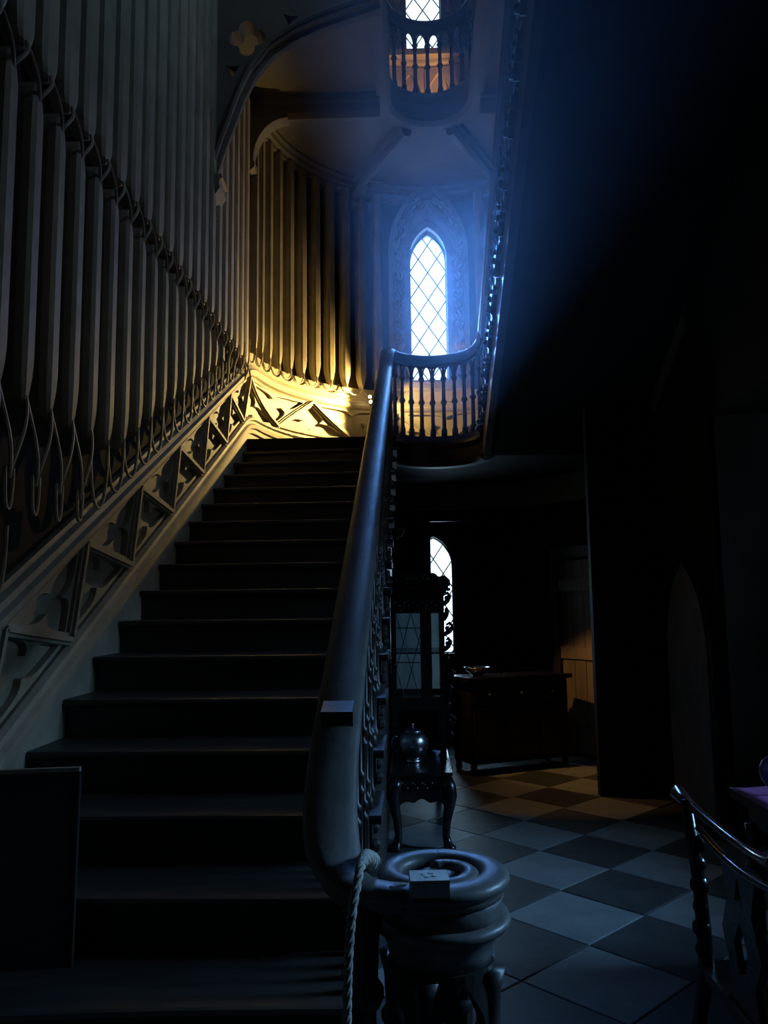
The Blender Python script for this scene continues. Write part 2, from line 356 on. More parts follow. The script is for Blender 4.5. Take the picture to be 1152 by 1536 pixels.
# ------------------------------------------------------------------ leaded windows
def leaded(wn, upper=False):
    cx, wd = CX, wn['w']; yy = YC + RW + 0.17
    root = bpy.data.objects.new(wn['n'], None); COL.objects.link(root); tag(root, wn['label'], kind='structure')
    win = lancet(cx, wd, wn['zb'], wn['zs'], wn['za'], 8)
    DW, DH = 0.235, 0.355
    z = wn['zb'] - DH * 0.35; row = 0
    while z < wn['za'] + DH:
        for i in range(-2, 3):
            ux = cx + i * DW + (DW / 2 if row % 2 else 0)
            g = 0.0
            dia = [(ux - DW / 2, z), (ux, z - DH / 2), (ux + DW / 2, z), (ux, z + DH / 2)]
            pc = clip_convex(dia, win)
            if len(pc) < 3: continue
            ar = abs(sum(pc[q][0] * pc[(q + 1) % len(pc)][1] - pc[(q + 1) % len(pc)][0] * pc[q][1] for q in range(len(pc)))) / 2
            if ar < 0.0008: continue
            n = len(pc); tl = random.uniform(-0.006, 0.006)
            vs = [(p[0], yy + tl * (p[0] - ux) / DW, p[1]) for p in pc] + [(p[0], yy + 0.004 + tl * (p[0] - ux) / DW, p[1]) for p in pc]
            fs = [tuple(range(n)), tuple(range(2 * n - 1, n - 1, -1))] + [(q, (q + 1) % n, (q + 1) % n + n, q + n) for q in range(n)]
            pyd('pane', vs, fs, GLASS, root)
        z += DH / 2; row += 1
    # lead cames
    lm = MB(); sl = DH / DW
    z0 = wn['zb'] - DH * 0.35
    for k in range(-14, 22):
        for sg in (1, -1):
            # the came z = zc + sg*sl*(x-cx)
            zc = z0 + (k + 0.5) * DH; pts = []
            for q in range(61):
                x = cx - wd + 2 * wd * q / 60; zz = zc + sg * sl * (x - cx)
                h = wn['za'] - wn['zs']; c = (h * h - wd * wd) / (2 * wd); R = wd + c
                zt = wn['zs'] + math.sqrt(max(0, R * R - (abs(x - cx) + c) ** 2))
                if wn['zb'] <= zz <= zt: pts.append((x, yy - 0.004, zz))
            if len(pts) > 2: lm.tube([pts[0], pts[-1]], 0.0075, 6)
    # little bosses where the cames cross
    lm.build('lead_came', LEAD, root)
    fr = MB(); fr.prism(lancet(cx, wd + 0.02, wn['zb'] - 0.02, wn['zs'], wn['za'] + 0.02, 8), [lancet(cx, wd - 0.008, wn['zb'] + 0.012, wn['zs'], wn['za'] - 0.012, 8)], lambda u, v, d: (u, d, v), yy - 0.02, yy + 0.03)
    fr.build('window_frame', STONE, root)
    if wn['n'] == 'window_3': return root
    # carved stone surround
    yf = YC + RW
    s1 = MB().prism(lancet(cx, 0.30, wn['zb'] - 0.06, wn['zs'], wn['za'] + 0.10), [lancet(cx, wd, wn['zb'] - 0.0, wn['zs'], wn['za'])], lambda u, v, d: (u, d, v), yf - 0.055, yf + 0.03); s1.build('inner_moulding', STONE, root)
    s2 = MB().prism(lancet(cx, 0.49, wn['zb'] - 0.06, wn['zs'] + 0.02, wn['za'] + 0.58), [lancet(cx, 0.435, wn['zb'] - 0.0, wn['zs'] + 0.02, wn['za'] + 0.50)], lambda u, v, d: (u, d, v), yf - 0.13, yf + 0.02); s2.build('hood_moulding', STONE, root)
    s3 = MB().prism(lancet(cx, 0.44, wn['zb'] - 0.05, wn['zs'] + 0.02, wn['za'] + 0.51), [lancet(cx, 0.295, wn['zb'] - 0.0, wn['zs'], wn['za'] + 0.09)], lambda u, v, d: (u, d, v), yf - 0.07, yf + 0.02); s3.build('casement_hollow', STONE, root)
    lf = MB()   # one carved leaf: stem, curled lobes
    for sg in (-1, 1):
        lf.tube([(sg * 0.005, 0, -0.055), (sg * 0.03, -0.014, -0.03), (sg * 0.048, -0.02, 0.0), (sg * 0.035, -0.024, 0.028), (sg * 0.012, -0.02, 0.03)], [0.009, 0.016, 0.02, 0.016, 0.008], 6)
    lf.tube([(0, -0.004, -0.06), (0, -0.022, 0.0), (0, -0.028, 0.05)], [0.008, 0.018, 0.006], 6)
    leaf = lf.build('leaf_boss', STONE, root, True)
    zz = wn['zb'] + 0.06; first = True; k = 0
    while zz < wn['zs'] + 0.05:
        for sg in (-1, 1):
            o = leaf if first else instance(leaf, root)
            o.location = (cx + sg * 0.365, yf - 0.068, zz); o.rotation_euler = (0, 0.35 * (1 if k % 2 else -1), 0); o.scale = (1.15, 1.3, 1.15); first = False
        zz += 0.128; k += 1
    for i in range(1, 7):
        for sg in (-1, 1):
            t = i / 6.0; a = t * 1.05
            x = 0.365 * math.cos(a * 1.25) ; z2 = wn['zs'] + 0.02 + (wn['za'] + 0.30 - wn['zs']) * math.sin(a * 1.3) * 0.98
            o = instance(leaf, root, (cx + sg * max(0.03, x), yf - 0.068, z2)); o.rotation_euler = (0, -sg * a, 0); o.scale = (1.25, 1.3, 1.25)
    sl_ = MB().box(cx - 0.52, cx + 0.52, yf - 0.2, yf + 0.03, wn['zb'] - 0.12, wn['zb'] - 0.04); sl_.build('window_sill', STONE, root)
    return root
for wn in WINS: leaded(wn)

# ------------------------------------------------------------------ dado with zigzag tracery
DT, DB = 0.70, 0.27
def zone(wall): return wall
RAILP = [(-0.075, 0.0), (-0.075, 0.035), (-0.05, 0.05), (-0.035, 0.075), (-0.01, 0.09), (0.02, 0.09), (0.035, 0.07), (0.06, 0.06), (0.075, 0.035), (0.10, 0.03), (0.10, 0.0)]
LOWP = [(-0.17, 0.0), (-0.17, 0.05), (-0.13, 0.052), (-0.12, 0.07), (-0.085, 0.075), (-0.07, 0.055), (-0.05, 0.055), (-0.035, 0.075), (-0.015, 0.07), (0.0, 0.045), (0.0, 0.0)]
SKIRT = [(-0.62, 0.0), (-0.62, 0.028), (0.03, 0.028), (0.03, 0.0)]
BACKP = [(DB - 0.02, -0.002), (DB - 0.02, 0.012), (DT + 0.02, 0.012), (DT + 0.02, -0.002)]
SEC = [(0.6, YC, wall_left), (YC, SARC, wall_far), (SARC, SARC + 1.6, wall_right)]
for a, b, wl in SEC:
    f = base
    strip('dado_rail', a, b, lambda s: f(s) + DT + 0.02, RAILP, PLASTER, wl, 0.07)
    strip('panel_moulding', a, b, lambda s: f(s) + DB, LOWP, PLASTER, wl, 0.07)
    strip('skirting', a, b, lambda s: max(0.63, f(s) + 0.10), SKIRT, PLASTER, wl, 0.07)
    strip('dado_panel', a, b, lambda s: f(s), BACKP, PLASTER, wl, 0.07)
verts_z = []
for n in range(-3, 5): verts_z += [('b', 3.64 + 0.745 * n), ('t', 3.775 + 0.745 * n)]
verts_z += [('b', 7.30), ('t', 7.62), ('b', 8.42), ('t', 9.03), ('b', 9.62)]
q = 9.62; fl = 't'
while q < SARC - 0.5: q += 0.575; verts_z.append((fl, q)); fl = 'b' if fl == 't' else 't'
def vz(v): return (v[1], base(v[1]) + (DT - 0.03 if v[0] == 't' else DB + 0.02))
def host(s): return wall_left if s < YC else wall_far
def wmap(u, v, d): return W(u, v, d)
def unit(a, b):
    L = math.hypot(b[0] - a[0], b[1] - a[1]); return ((b[0] - a[0]) / L, (b[1] - a[1]) / L, L)
for i in range(len(verts_z) - 1):
    A, B = vz(verts_z[i]), vz(verts_z[i + 1]); ux, uz, L = unit(A, B); nx, nz_ = -uz, ux; hw_ = 0.028
    quad = [(A[0] + nx * hw_, A[1] + nz_ * hw_), (A[0] - nx * hw_, A[1] - nz_ * hw_), (B[0] - nx * hw_, B[1] - nz_ * hw_), (B[0] + nx * hw_, B[1] + nz_ * hw_)]
    mb = MB(); mb.prism(quad, [], wmap, 0.0, 0.062, 0.12)
    hw_ = 0.012; quad = [(A[0] + nx * hw_, A[1] + nz_ * hw_), (A[0] - nx * hw_, A[1] - nz_ * hw_), (B[0] - nx * hw_, B[1] - nz_ * hw_), (B[0] + nx * hw_, B[1] + nz_ * hw_)]
    mb.prism(quad, [], wmap, 0.055, 0.078, 0.12)
    mb.build('zigzag_bar', PLASTER, host((A[0] + B[0]) / 2))
def trefoil(tri):
    """cusped triangular opening: pointed corners, a curved thorn in the middle of each side"""
    gx = sum(p[0] for p in tri) / 3; gz = sum(p[1] for p in tri) / 3
    sh = [(gx + (p[0] - gx) * 0.80, gz + (p[1] - gz) * 0.80) for p in tri]; out = []
    for i in range(3):
        a, b = sh[i], sh[(i + 1) % 3]; ux, uz, L = unit(a, b)
        nx, nz_ = gx - (a[0] + b[0]) / 2, gz - (a[1] + b[1]) / 2; q = math.hypot(nx, nz_); nx /= q; nz_ /= q
        dep = q * 0.50
        for t, dd in ((0.0, 0), (0.22, 0.0), (0.32, 0.05), (0.40, 0.22), (0.45, 0.5), (0.49, 1.0), (0.51, 1.0), (0.55, 0.5), (0.60, 0.22), (0.68, 0.05), (0.78, 0.0)):
            out.append((a[0] + ux * L * t + nx * dep * dd, a[1] + uz * L * t + nz_ * dep * dd))
    return sh, out
for i in range(len(verts_z) - 2):
    tri = [vz(verts_z[i]), vz(verts_z[i + 1]), vz(verts_z[i + 2])]
    if (tri[1][0] - tri[0][0]) * (tri[2][1] - tri[0][1]) - (tri[1][1] - tri[0][1]) * (tri[2][0] - tri[0][0]) < 0: tri = [tri[0], tri[2], tri[1]]
    gx = sum(p[0] for p in tri) / 3; gz = sum(p[1] for p in tri) / 3
    outer = [(gx + (p[0] - gx) * 0.985, gz + (p[1] - gz) * 0.985) for p in tri]
    sh, hole = trefoil(tri)
    mb = MB(); mb.prism(outer, [hole], wmap, 0.005, 0.045, 0.12); mb.build('tracery_panel', PLASTER, host(gx))

# ------------------------------------------------------------------ tall ribs and interlacing strands
PITCH = 0.2185
def rib(s, z0, z1, tip0, tip1, parent, hw=0.055, dep=0.10, rnd=False):
    """tall rounded rib; tip0 / tip1: length of the pointed taper at the foot / head"""
    prof = [(-1.0, 0.0), (-1.0, 0.55), (-0.86, 0.86), (-0.5, 1.0), (0.5, 1.0), (0.86, 0.86), (1.0, 0.55), (1.0, 0.0)]
    rows = []
    if tip0 > 0:
        for t in (0, 0.15, 0.35, 0.6, 0.85, 1.0): rows.append((z0 + tip0 * t, (0.06 + 0.94 * math.sqrt(1 - (1 - t) ** 2)) if rnd else 0.06 + 0.94 * math.sin(t * PI / 2) ** 0.8))
    else: rows.append((z0, 1.0))
    if tip1 > 0:
        for t in (1.0, 0.85, 0.6, 0.35, 0.15, 0): rows.append((z1 - tip1 * t, 0.06 + 0.94 * math.sin(t * PI / 2) ** 0.8))
    else: rows.append((z1, 1.0))
    vs = []; n = len(prof)
    for z, k in rows:
        for a, d in prof: vs.append(W(s + a * hw * k, z, d * dep * (0.8 + 0.2 * k)))
    fs = [(i * n + k, i * n + k + 1, (i + 1) * n + k + 1, (i + 1) * n + k) for i in range(len(rows) - 1) for k in range(n - 1)]
    fs += [tuple(range(n)), tuple((len(rows) - 1) * n + k for k in range(n))]
    return pyd('rib', vs, fs, PLASTER, parent)
def strand(pts, parent, r=0.0085): MB().tube([W(*p) for p in pts], r, 6).build('strand', PLASTER, parent)
BAND1, BAND2 = 2.40, 3.90           # horizontal interlaced bands on the left wall
SD = 0.085
def ogee(s0, za, s1, zb, parent):
    pts = []
    for i in range(11):
        t = i / 10; e = t * t * (3 - 2 * t); pts.append((s0 + (s1 - s0) * e, za + (zb - za) * t, SD + 0.02 * math.sin(t * PI)))
    strand(pts, parent)
def loop(s0, za, s1, zb, zlow, parent):
    pts = []
    for i in range(15):
        t = i / 14; u = 2 * t - 1; k = (1 - abs(u) ** 2.2)
        pts.append((s0 + (s1 - s0) * (0.5 + 0.5 * math.sin(u * PI / 2)), (za + (zb - za) * t) * (1 - k) + zlow * k, SD))
    strand(pts, parent)
sr = [3.08 + PITCH * i for i in range(-12, 21)]
GAL = 6.02
LOOPD = 0.20
for i, s in enumerate(sr):
    if s > YC - 0.1: continue
    dz = base(s) + DT + 0.12
    lo = dz + 0.19
    zb = max(lo, BAND1) if s < 4.05 else lo
    top = 3.80
    if zb < top - 0.2:
        rib(s, zb, top, 0.22, 0.18, wall_left)
    # loops at the foot
    s2 = s + PITCH
    if s2 < YC - 0.05:
        zb2 = max(base(s2) + DT + 0.31, BAND1) if s2 < 4.05 else base(s2) + DT + 0.31
        if zb > lo + 0.20:
            sm = s + PITCH / 2
            ogee(s, zb + 0.05, sm, zb - 0.30, wall_left); ogee(s2, zb2 + 0.05, sm, zb2 - 0.30, wall_left)
            d3 = base(sm) + DT + 0.12
            if BAND1 - 0.24 > d3 + 0.22 + 0.3:
                tp = min(0.2, 0.35 * (BAND1 - 0.46 - d3)); rib(sm, d3 + 0.22, BAND1 - 0.24, tp, tp, wall_left)
                loop(sm, d3 + 0.27, sm + PITCH, min(BAND1 - 0.3, base(sm + PITCH) + DT + 0.39), (d3 + base(sm + PITCH) + DT + 0.12) / 2 + 0.02, wall_left)
            else:
                loop(sm - 0.03, zb - 0.26, sm + 0.03, zb - 0.26, max(d3 + 0.02, zb - 0.42), wall_left)
        else:
            loop(s, zb + 0.05, s2, zb2 + 0.05, (base(s) + base(s2)) / 2 + DT + 0.115, wall_left)
    # upper tier, carried up past the gallery arch
    sm = s + PITCH / 2
    ut = TOPZ - 3 if sm < GAL - 0.15 else 6.6
    if sm > 0.9 and sm < YC - 0.12:
        rib(sm, BAND2 - 0.02, ut, 0.13, 0, wall_left, 0.088, 0.09, True)
        ogee(sm, BAND2 + 0.0, s, 3.70, wall_left); ogee(sm, BAND2 + 0.0, s + PITCH, 3.70, wall_left)
na = 27; pa = PI * RW / na
SCW = YC + PI * RW / 2
for i in range(na):
    s = YC + pa * (i + 0.5)
    if abs(s - SCW) < 0.56: continue
    rib(s, base(s) + DT + 0.22, 6.62, 0.22, 0, wall_far, 0.06)
    if s + pa < SARC and abs(s + pa - SCW) >= 0.56: loop(s, base(s) + DT + 0.27, s + pa, base(s) + DT + 0.27, base(s) + DT + 0.135, wall_far)
# upper gallery storey: tall blind arcading under a cornice
for i in range(na):
    s = YC + pa * (i + 0.5)
    if not (1.0 < (s - YC) / RW < 2.2): continue
    if abs(s - SCW) > 0.56: rib(s, 8.55, 11.5, 0.0, 0, wall_far, 0.05)
strip('gallery_dado_panel', YC, SARC, lambda s: 7.0, [(0.0, -0.002), (0.0, 0.01), (1.45, 0.01), (1.45, -0.002)], PLASTER, wall_far, 0.1)
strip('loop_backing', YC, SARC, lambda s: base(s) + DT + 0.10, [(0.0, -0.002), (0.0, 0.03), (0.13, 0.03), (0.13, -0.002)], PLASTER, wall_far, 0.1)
strip('gallery_dado_rail', YC, SARC, lambda s: 8.46, RAILP, PLASTER, wall_far, 0.1)
pb = PI * RW / 16
for i in range(16):
    s0 = YC + pb * i; sm = s0 + pb / 2
    outer = [(s0 + 0.006, 7.05), (s0 + pb - 0.006, 7.05), (s0 + pb - 0.006, 8.38), (s0 + 0.006, 8.38)]
    MB().prism(outer, [lancet(sm, pb / 2 - 0.035, 7.16, 7.95, 8.30, 6)], wmap, 0.0, 0.05, 0.1).build('blind_arch', PLASTER, wall_far)

# ------------------------------------------------------------------ first flight
st = thing('staircase', 'dark oak straight stair flight rising to the curved landing', 'staircase', (0, 0, 0))
TPROF = [(0.0, -0.036), (-0.026, -0.036), (-0.038, -0.026), (-0.040, -0.014), (-0.034, -0.003), (-0.022, 0.0)]
def swing(k): return 0.20 * ((k - 11) / 6) ** 2 if k > 11 else 0.0
XL, XR = -1.59, -0.125
for k in range(-1, 18):
    y, z, sw = ystep(k), zstep(k), swing(k); xr = XR
    cur = 0.0
    nx = 7; vs = []; ps = TPROF + [(GO + 0.01, 0.0), (GO + 0.01, -0.036)]
    for i in range(nx):
        u = i / (nx - 1); x = XL + (xr - XL) * u
        dy = sw * (1 - u); dyb = swing(k + 1) * (1 - u)
        if k in (-1, 0, 1): dy -= (0.10 if k == 1 else 0.2) * (1 - u) ** 2
        for j, (a, h) in enumerate(ps):
            vs.append((x, y + a + (dy if j < len(TPROF) else dyb), z + h))
    n = len(ps); fs = [(i * n + j, i * n + (j + 1) % n, (i + 1) * n + (j + 1) % n, (i + 1) * n + j) for i in range(nx - 1) for j in range(n)]
    fs += [tuple(range(n)), tuple((nx - 1) * n + j for j in range(n - 1, -1, -1))]
    if k < 17: pyd('tread', vs, fs, OAKX, st)
    else: pyd('landing_nosing', vs, fs, OAKX, st)
    d0 = sw - ((0.10 if k == 1 else 0.2) if k in (-1, 0, 1) else 0)
    vs = []
    for i in range(nx):
        u = i / (nx - 1); x = XL + (-0.2 - XL) * u
        dy = sw * (1 - u) - ((0.10 if k == 1 else 0.2) * (1 - u) ** 2 if k in (-1, 0, 1) else 0)
        vs += [(x, y + dy, z - RIS + 0.001), (x, y + dy, z - 0.03), (x, y + dy + 0.02, z - 0.03), (x, y + dy + 0.02, z - RIS + 0.001)]
    fs = [(i * 4 + j, i * 4 + (j + 1) % 4, (i + 1) * 4 + (j + 1) % 4, (i + 1) * 4 + j) for i in range(nx - 1) for j in range(4)] + [(0, 1, 2, 3), tuple(4 * (nx - 1) + j for j in (3, 2, 1, 0))]
    pyd('riser', vs, fs, OAKX, st)
# curtail step wrapping the newel
cm = MB()
cm.lathe([(0.30, 0.0), (0.30, 0.128), (0.325, 0.134), (0.33, 0.15), (0.322, RIS)], (0.07, 1.98, 0), 28); cm.build('curtail_step', OAKX, st)
# stepped outer string and spandrel
poly = [(ystep(-1) + 0.02, 0.0)]
for k in range(-1, 18): poly += [(ystep(k) + 0.01, zstep(k) - RIS if k > -1 else 0.0), (ystep(k) + 0.01, zstep(k) - 0.03)]
poly = poly[1:] + [(7.66, LZ - 0.03), (7.66, 0.0)]
MB().prism(poly, [], lambda u, v, d: (d, u, v), -0.235, -0.19).build('outer_string', OAK, st)
br = MB()   # carved scroll bracket under each tread end
bp = [(0.0, 0.0), (0.26, 0.0), (0.255, -0.03), (0.22, -0.045), (0.18, -0.04), (0.16, -0.065), (0.12, -0.075), (0.09, -0.06), (0.075, -0.095), (0.04, -0.125), (0.012, -0.115), (0.0, -0.08)]
br.prism(bp, [], lambda u, v, d: (d, u, v), 0.0, 0.03)
for c, r in (((0.035, 0.035, -0.09), 0.026), ((0.115, 0.033, -0.05), 0.02), ((0.2, 0.033, -0.026), 0.016)): br.ball((c[1], c[0], c[2]), r, 8, 5)
brk = br.build('bracket', OAK, st)
for k in range(0, 17):
    o = brk if k == 0 else instance(brk, st); o.location = (-0.19, ystep(k) + 0.0, zstep(k) - 0.037)
# soffit closing the underside
# ------------------------------------------------------------------ handrails
RPROF = [(-0.036, -0.088), (-0.046, -0.070), (-0.043, -0.058), (-0.062, -0.046), (-0.068, -0.030), (-0.058, -0.012), (-0.036, -0.002), (0, 0.002), (0.036, -0.002), (0.058, -0.012), (0.068, -0.030), (0.062, -0.046), (0.043, -0.058), (0.046, -0.070), (0.036, -0.088)]
def scaled(pr, k, kz=None): return [(a * k, h * (kz or k)) for a, h in pr]
RH = 0.79; XRAIL = CX - RS
def rail_z(y): return nosing(y) + RH
CAPZ = 0.985
bal = thing('stair_balustrade', 'worn dark oak handrail on slim ringed balusters beside the straight flight', 'balustrade')
path = []
# volute: spiral in from the rail foot
VC = (0.052, 1.975)
def spir(a):   # angle measured from the front (-y) going to +x, back, -x ...
    r = 0.122 - 0.0125 * (a / (PI / 2)) - (0.0 if a < 0 else 0)
    return r
vol = []
for i in range(0, 44):
    a = -0.25 + i * (PI * 3.1 + 0.25) / 43; r = 0.134 - 0.0035 * max(0, min(a, 5.03)) - 0.0164 * max(0, a - 5.03)
    vol.append((VC[0] + r * math.sin(a), VC[1] - r * math.cos(a), CAPZ))
yb = 2.10
cur = []
P0 = Vector((XRAIL, yb + 0.16, rail_z(yb + 0.16))); P1 = Vector((XRAIL, 1.90, CAPZ + 0.03)); P2 = Vector((XRAIL + 0.03, 1.83, CAPZ)); P3 = Vector(vol[0])
for i in range(1, 14):
    t = i / 14; cur.append(P0 * (1 - t) ** 3 + P1 * 3 * t * (1 - t) ** 2 + P2 * 3 * t * t * (1 - t) + P3 * t ** 3)
down = [Vector((XRAIL, y, rail_z(y))) for y in srange(yb + 0.16, 7.3, 0.25)][::-1]
# top easing on to the landing
easing = []
for i in range(9):
    t = i / 8; a = t * 0.30
    easing.append(Vector((CX - RS * math.cos(a), YC - 0.33 * (1 - t) + RS * math.sin(a) * t, rail_z(7.3) + (LZ + 0.93 - rail_z(7.3)) * (t * t * (3 - 2 * t)) * 0.55 + 0.45 * t * (LZ + 0.93 - rail_z(7.3)))))
full = easing[::-1] + down[1:] + cur
nf = len(full) - 1
def hprof(t):
    u = max(0.0, (t * nf - (nf - 9)) / 9); return scaled(RPROF, 1 - 0.38 * u * u * (3 - 2 * u))
MB().sweep(full, hprof).build('handrail', RAILM, bal, True)
nw = thing('newel_post', 'dark clustered column newel post with a scrolled handrail volute on top', 'newel post', (0, 0, 0))
def vprof(t):
    k = 0.62 - 0.36 * t; return scaled(RPROF, k, 0.62 - 0.10 * t)
MB().sweep([Vector(p) + Vector((0, 0, 0.0)) for p in cur[-2:]] + [Vector(p) for p in vol], vprof).build('volute', RAILM, nw, True)
vb = MB(); vb.lathe([(0.10, -0.05), (0.146, -0.05), (0.142, -0.035), (0.150, -0.012), (0.13, 0.0), (0.10, 0.010), (0.02, 0.010)], (VC[0], VC[1], CAPZ - 0.045), 40); vb.build('volute_bed', RAILM, nw, True)
ve = MB(); ve.lathe([(0.046, -0.045), (0.047, -0.020), (0.040, -0.014), (0.014, -0.012), (0.010, -0.03), (0.003, -0.032)], (VC[0] - 0.004, VC[1] + 0.006, CAPZ), 24); ve.build('volute_eye', RAILM, nw, True)
cp = MB(); cp.lathe([(0.08, -0.085), (0.118, -0.085), (0.124, -0.06), (0.132, -0.035), (0.148, -0.016), (0.161, -0.010), (0.166, 0.0), (0.161, 0.010), (0.148, 0.014), (0.1, 0.016)], (VC[0], VC[1], CAPZ - 0.11), 40); cp.build('cap_moulding', RAILM, nw, True)
# columns with ringed shafts
def column_profile(h):
    return [(0.040, 0), (0.040, 0.04), (0.030, 0.055), (0.026, 0.08), (0.024, h * 0.50), (0.030, h * 0.505), (0.032, h * 0.52), (0.024, h * 0.535), (0.023, h - 0.17), (0.030, h - 0.165), (0.038, h - 0.15), (0.038, h - 0.135), (0.027, h - 0.12), (0.030, h - 0.05), (0.042, h)]
colm = MB(); hcol = CAPZ - 0.205 - RIS; colm.lathe(column_profile(hcol), (0, 0, 0), 14)
col0 = colm.build('column', OAK, nw, True)
angs = [-0.38 + i * PI / 2 for i in range(4)]
for i, a in enumerate(angs):
    o = col0 if i == 0 else instance(col0, nw); o.location = (VC[0] + 0.112 * math.sin(a), VC[1] - 0.112 * math.cos(a), RIS)
# gothic arches hung between the columns
def ring_map(u, v, d): return (VC[0] + d * math.sin(u), VC[1] - d * math.cos(u), v)
for i in range(4):
    a0, a1 = angs[i], angs[i] + PI / 2; am = (a0 + a1) / 2; hwid = PI / 4
    zt, zs, zl = CAPZ - 0.195, CAPZ - 0.34, CAPZ - 0.47
    out = [(a0, zt), (a0, zl), (a0 + 0.20, zl), (a0 + 0.26, zl + 0.004), (a0 + 0.30, zl - 0.02), (a0 + 0.36, zl + 0.0), (a0 + 0.33, zl + 0.03), (a0 + 0.28, zl + 0.07), (a0 + 0.30, zs), (a0 + 0.38, zs + 0.05), (am - 0.15, zt - 0.045), (am, zt - 0.018)]
    mir = [(2 * am - p[0], p[1]) for p in out[:-1]][::-1]
    MB().prism(out + mir, [], ring_map, 0.102, 0.125, 0.2).build('arch_spandrel', OAK, nw)
MB().lathe([(0.165, 0), (0.165, 0.03), (0.15, 0.045), (0.14, 0.05)], (VC[0], VC[1], RIS), 28).build('plinth', OAK, nw)
# outlying column under the rail's turn
cq = cur[9]; o = instance(col0, nw, (cq.x, cq.y, RIS)); o.scale = (1.15, 1.15, (cq.z - 0.06 - RIS) / hcol)
blk = MB(); blk.box(-0.042, 0.042, -0.030, 0.030, 0, 0.036)
for q in ((-0.012, 0.008), (0.006, 0.012), (0.012, -0.004), (-0.004, -0.008)): blk.lathe([(0.0055, 0.0355), (0.0055, 0.0375), (0.0045, 0.0375)], (q[0], q[1], 0), 8)
b1 = blk.build('wooden_block', BRIGHT); b1.location = (VC[0] - 0.026, VC[1] - 0.155, CAPZ - 0.006); b1.rotation_euler = (0.05, 0, 0.06)
tag(b1, 'small pale square block sitting on the newel volute', 'block')
blk = MB(); blk.box(-0.045, 0.045, -0.05, 0.05, 0, 0.012); blk.box(-0.045, 0.045, -0.05, -0.038, -0.035, 0.0)
yq = 2.33; b2 = blk.build('rail_clamp', OAK); b2.location = (XRAIL + 0.002, yq, rail_z(yq) + 0.012); b2.rotation_euler = (0.20, 0, 0.02)
tag(b2, 'small dark flat clamp fixed across the handrail', 'clamp')

# balusters of the first flight
def baluster_profile(h):
    p = [(0.019, 0), (0.019, 0.03), (0.012, 0.04), (0.0105, 0.09)]
    for c in (0.30, 0.36, 0.62, 0.68):
        z = h * c; p += [(0.0105, z - 0.014), (0.0185, z - 0.006), (0.0185, z + 0.006), (0.0105, z + 0.014)]
    p += [(0.0105, h - 0.06), (0.018, h - 0.04), (0.016, h)]; return p
HB = RH - 0.085
bm_ = MB(); bm_.lathe(baluster_profile(HB), (0, 0, 0), 8); b0 = bm_.build('baluster', OAK, bal, True)
first = True
for k in range(1, 17):
    for f in (0.06, 0.225):
        y = ystep(k) + f; zb_ = zstep(k); h = rail_z(y) - 0.08 - zb_
        o = b0 if first else instance(b0, bal); first = False
        o.location = (XRAIL + 0.045, y, zb_); o.scale = (1, 1, h / HB)
        o2 = instance(b0, bal, (XRAIL + 0.01, y + 0.0825, zb_)); o2.scale = (0.85, 0.85, (rail_z(y + 0.0825) - 0.08 - zb_) / HB)
# bracing string under the rail: carved cresting along tread ends
# ------------------------------------------------------------------ curved landing
def dslab(name, z0, z1, yl, yr, material, label, rin=RS - 0.02):
    pr = []
    if yl < YC:
        for y in srange(yl, YC, 0.4)[:-1]: pr.append(((CX - rin, y), (XW, y)))
    for i in range(33):
        a = PI * i / 32; pr.append(((CX - rin * math.cos(a), YC + rin * math.sin(a)), (CX - RW * math.cos(a), YC + RW * math.sin(a))))
    if yr < YC:
        for y in srange(yr, YC, 0.4)[:-1][::-1]: pr.append(((CX + rin, y), (CX + RW, y)))
    vs = []
    for (a, b) in pr: vs += [(a[0], a[1], z0), (b[0], b[1], z0), (b[0], b[1], z1), (a[0], a[1], z1)]
    fs = [(i * 4 + j, i * 4 + (j + 1) % 4, (i + 1) * 4 + (j + 1) % 4, (i + 1) * 4 + j) for i in range(len(pr) - 1) for j in range(4)]
    fs += [(0, 1, 2, 3), tuple(4 * (len(pr) - 1) + j for j in (3, 2, 1, 0))]
    o = pyd(name, vs, fs, material); return tag(o, label, kind='structure')
land = dslab('floor_landing', LZ - 0.22, LZ, YC, YC - 0.05, DARKWALL, 'curved half landing wrapping the apse')
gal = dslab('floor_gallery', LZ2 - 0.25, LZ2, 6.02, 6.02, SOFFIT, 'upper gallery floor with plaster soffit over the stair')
def well_path(y_end, z, r, n=28, yr=None):
    p = [Vector((CX - r, y, z)) for y in srange(y_end, YC, 0.3)[:-1]]
    p += [Vector((CX - r * math.cos(PI * i / n), YC + r * math.sin(PI * i / n), z)) for i in range(n + 1)]
    p += [Vector((CX + r, y, z)) for y in srange(YC, yr or y_end, 0.3)[1:]] if (yr or y_end) > YC else [Vector((CX + r, y, z)) for y in srange(yr or y_end, YC, 0.3)[:-1][::-1]]
    return p
FASC = [(0.0, -0.24), (0.05, -0.24), (0.065, -0.22), (0.05, -0.195), (0.03, -0.18), (0.03, -0.06), (0.05, -0.04), (0.065, -0.015), (0.06, 0.02), (0.02, 0.085), (0.0, 0.085), (-0.06, 0.085), (-0.06, -0.24)]
MB().sweep(well_path(YC - 0.02, LZ, RS - 0.0), [(a, h) for a, h in FASC]).build('well_fascia', OAK, land)
FASC2 = [(0.04, -0.30), (0.06, -0.285), (0.085, -0.26), (0.06, -0.23), (0.035, -0.215), (0.045, -0.10), (0.07, -0.08), (0.075, -0.05), (0.05, -0.03), (0.05, 0.03), (0.07, 0.05), (0.04, 0.09), (-0.06, 0.09), (-0.06, -0.30)]
MB().sweep(well_path(6.05, LZ2, RS), FASC2).build('well_fascia', SOFFIT, gal)
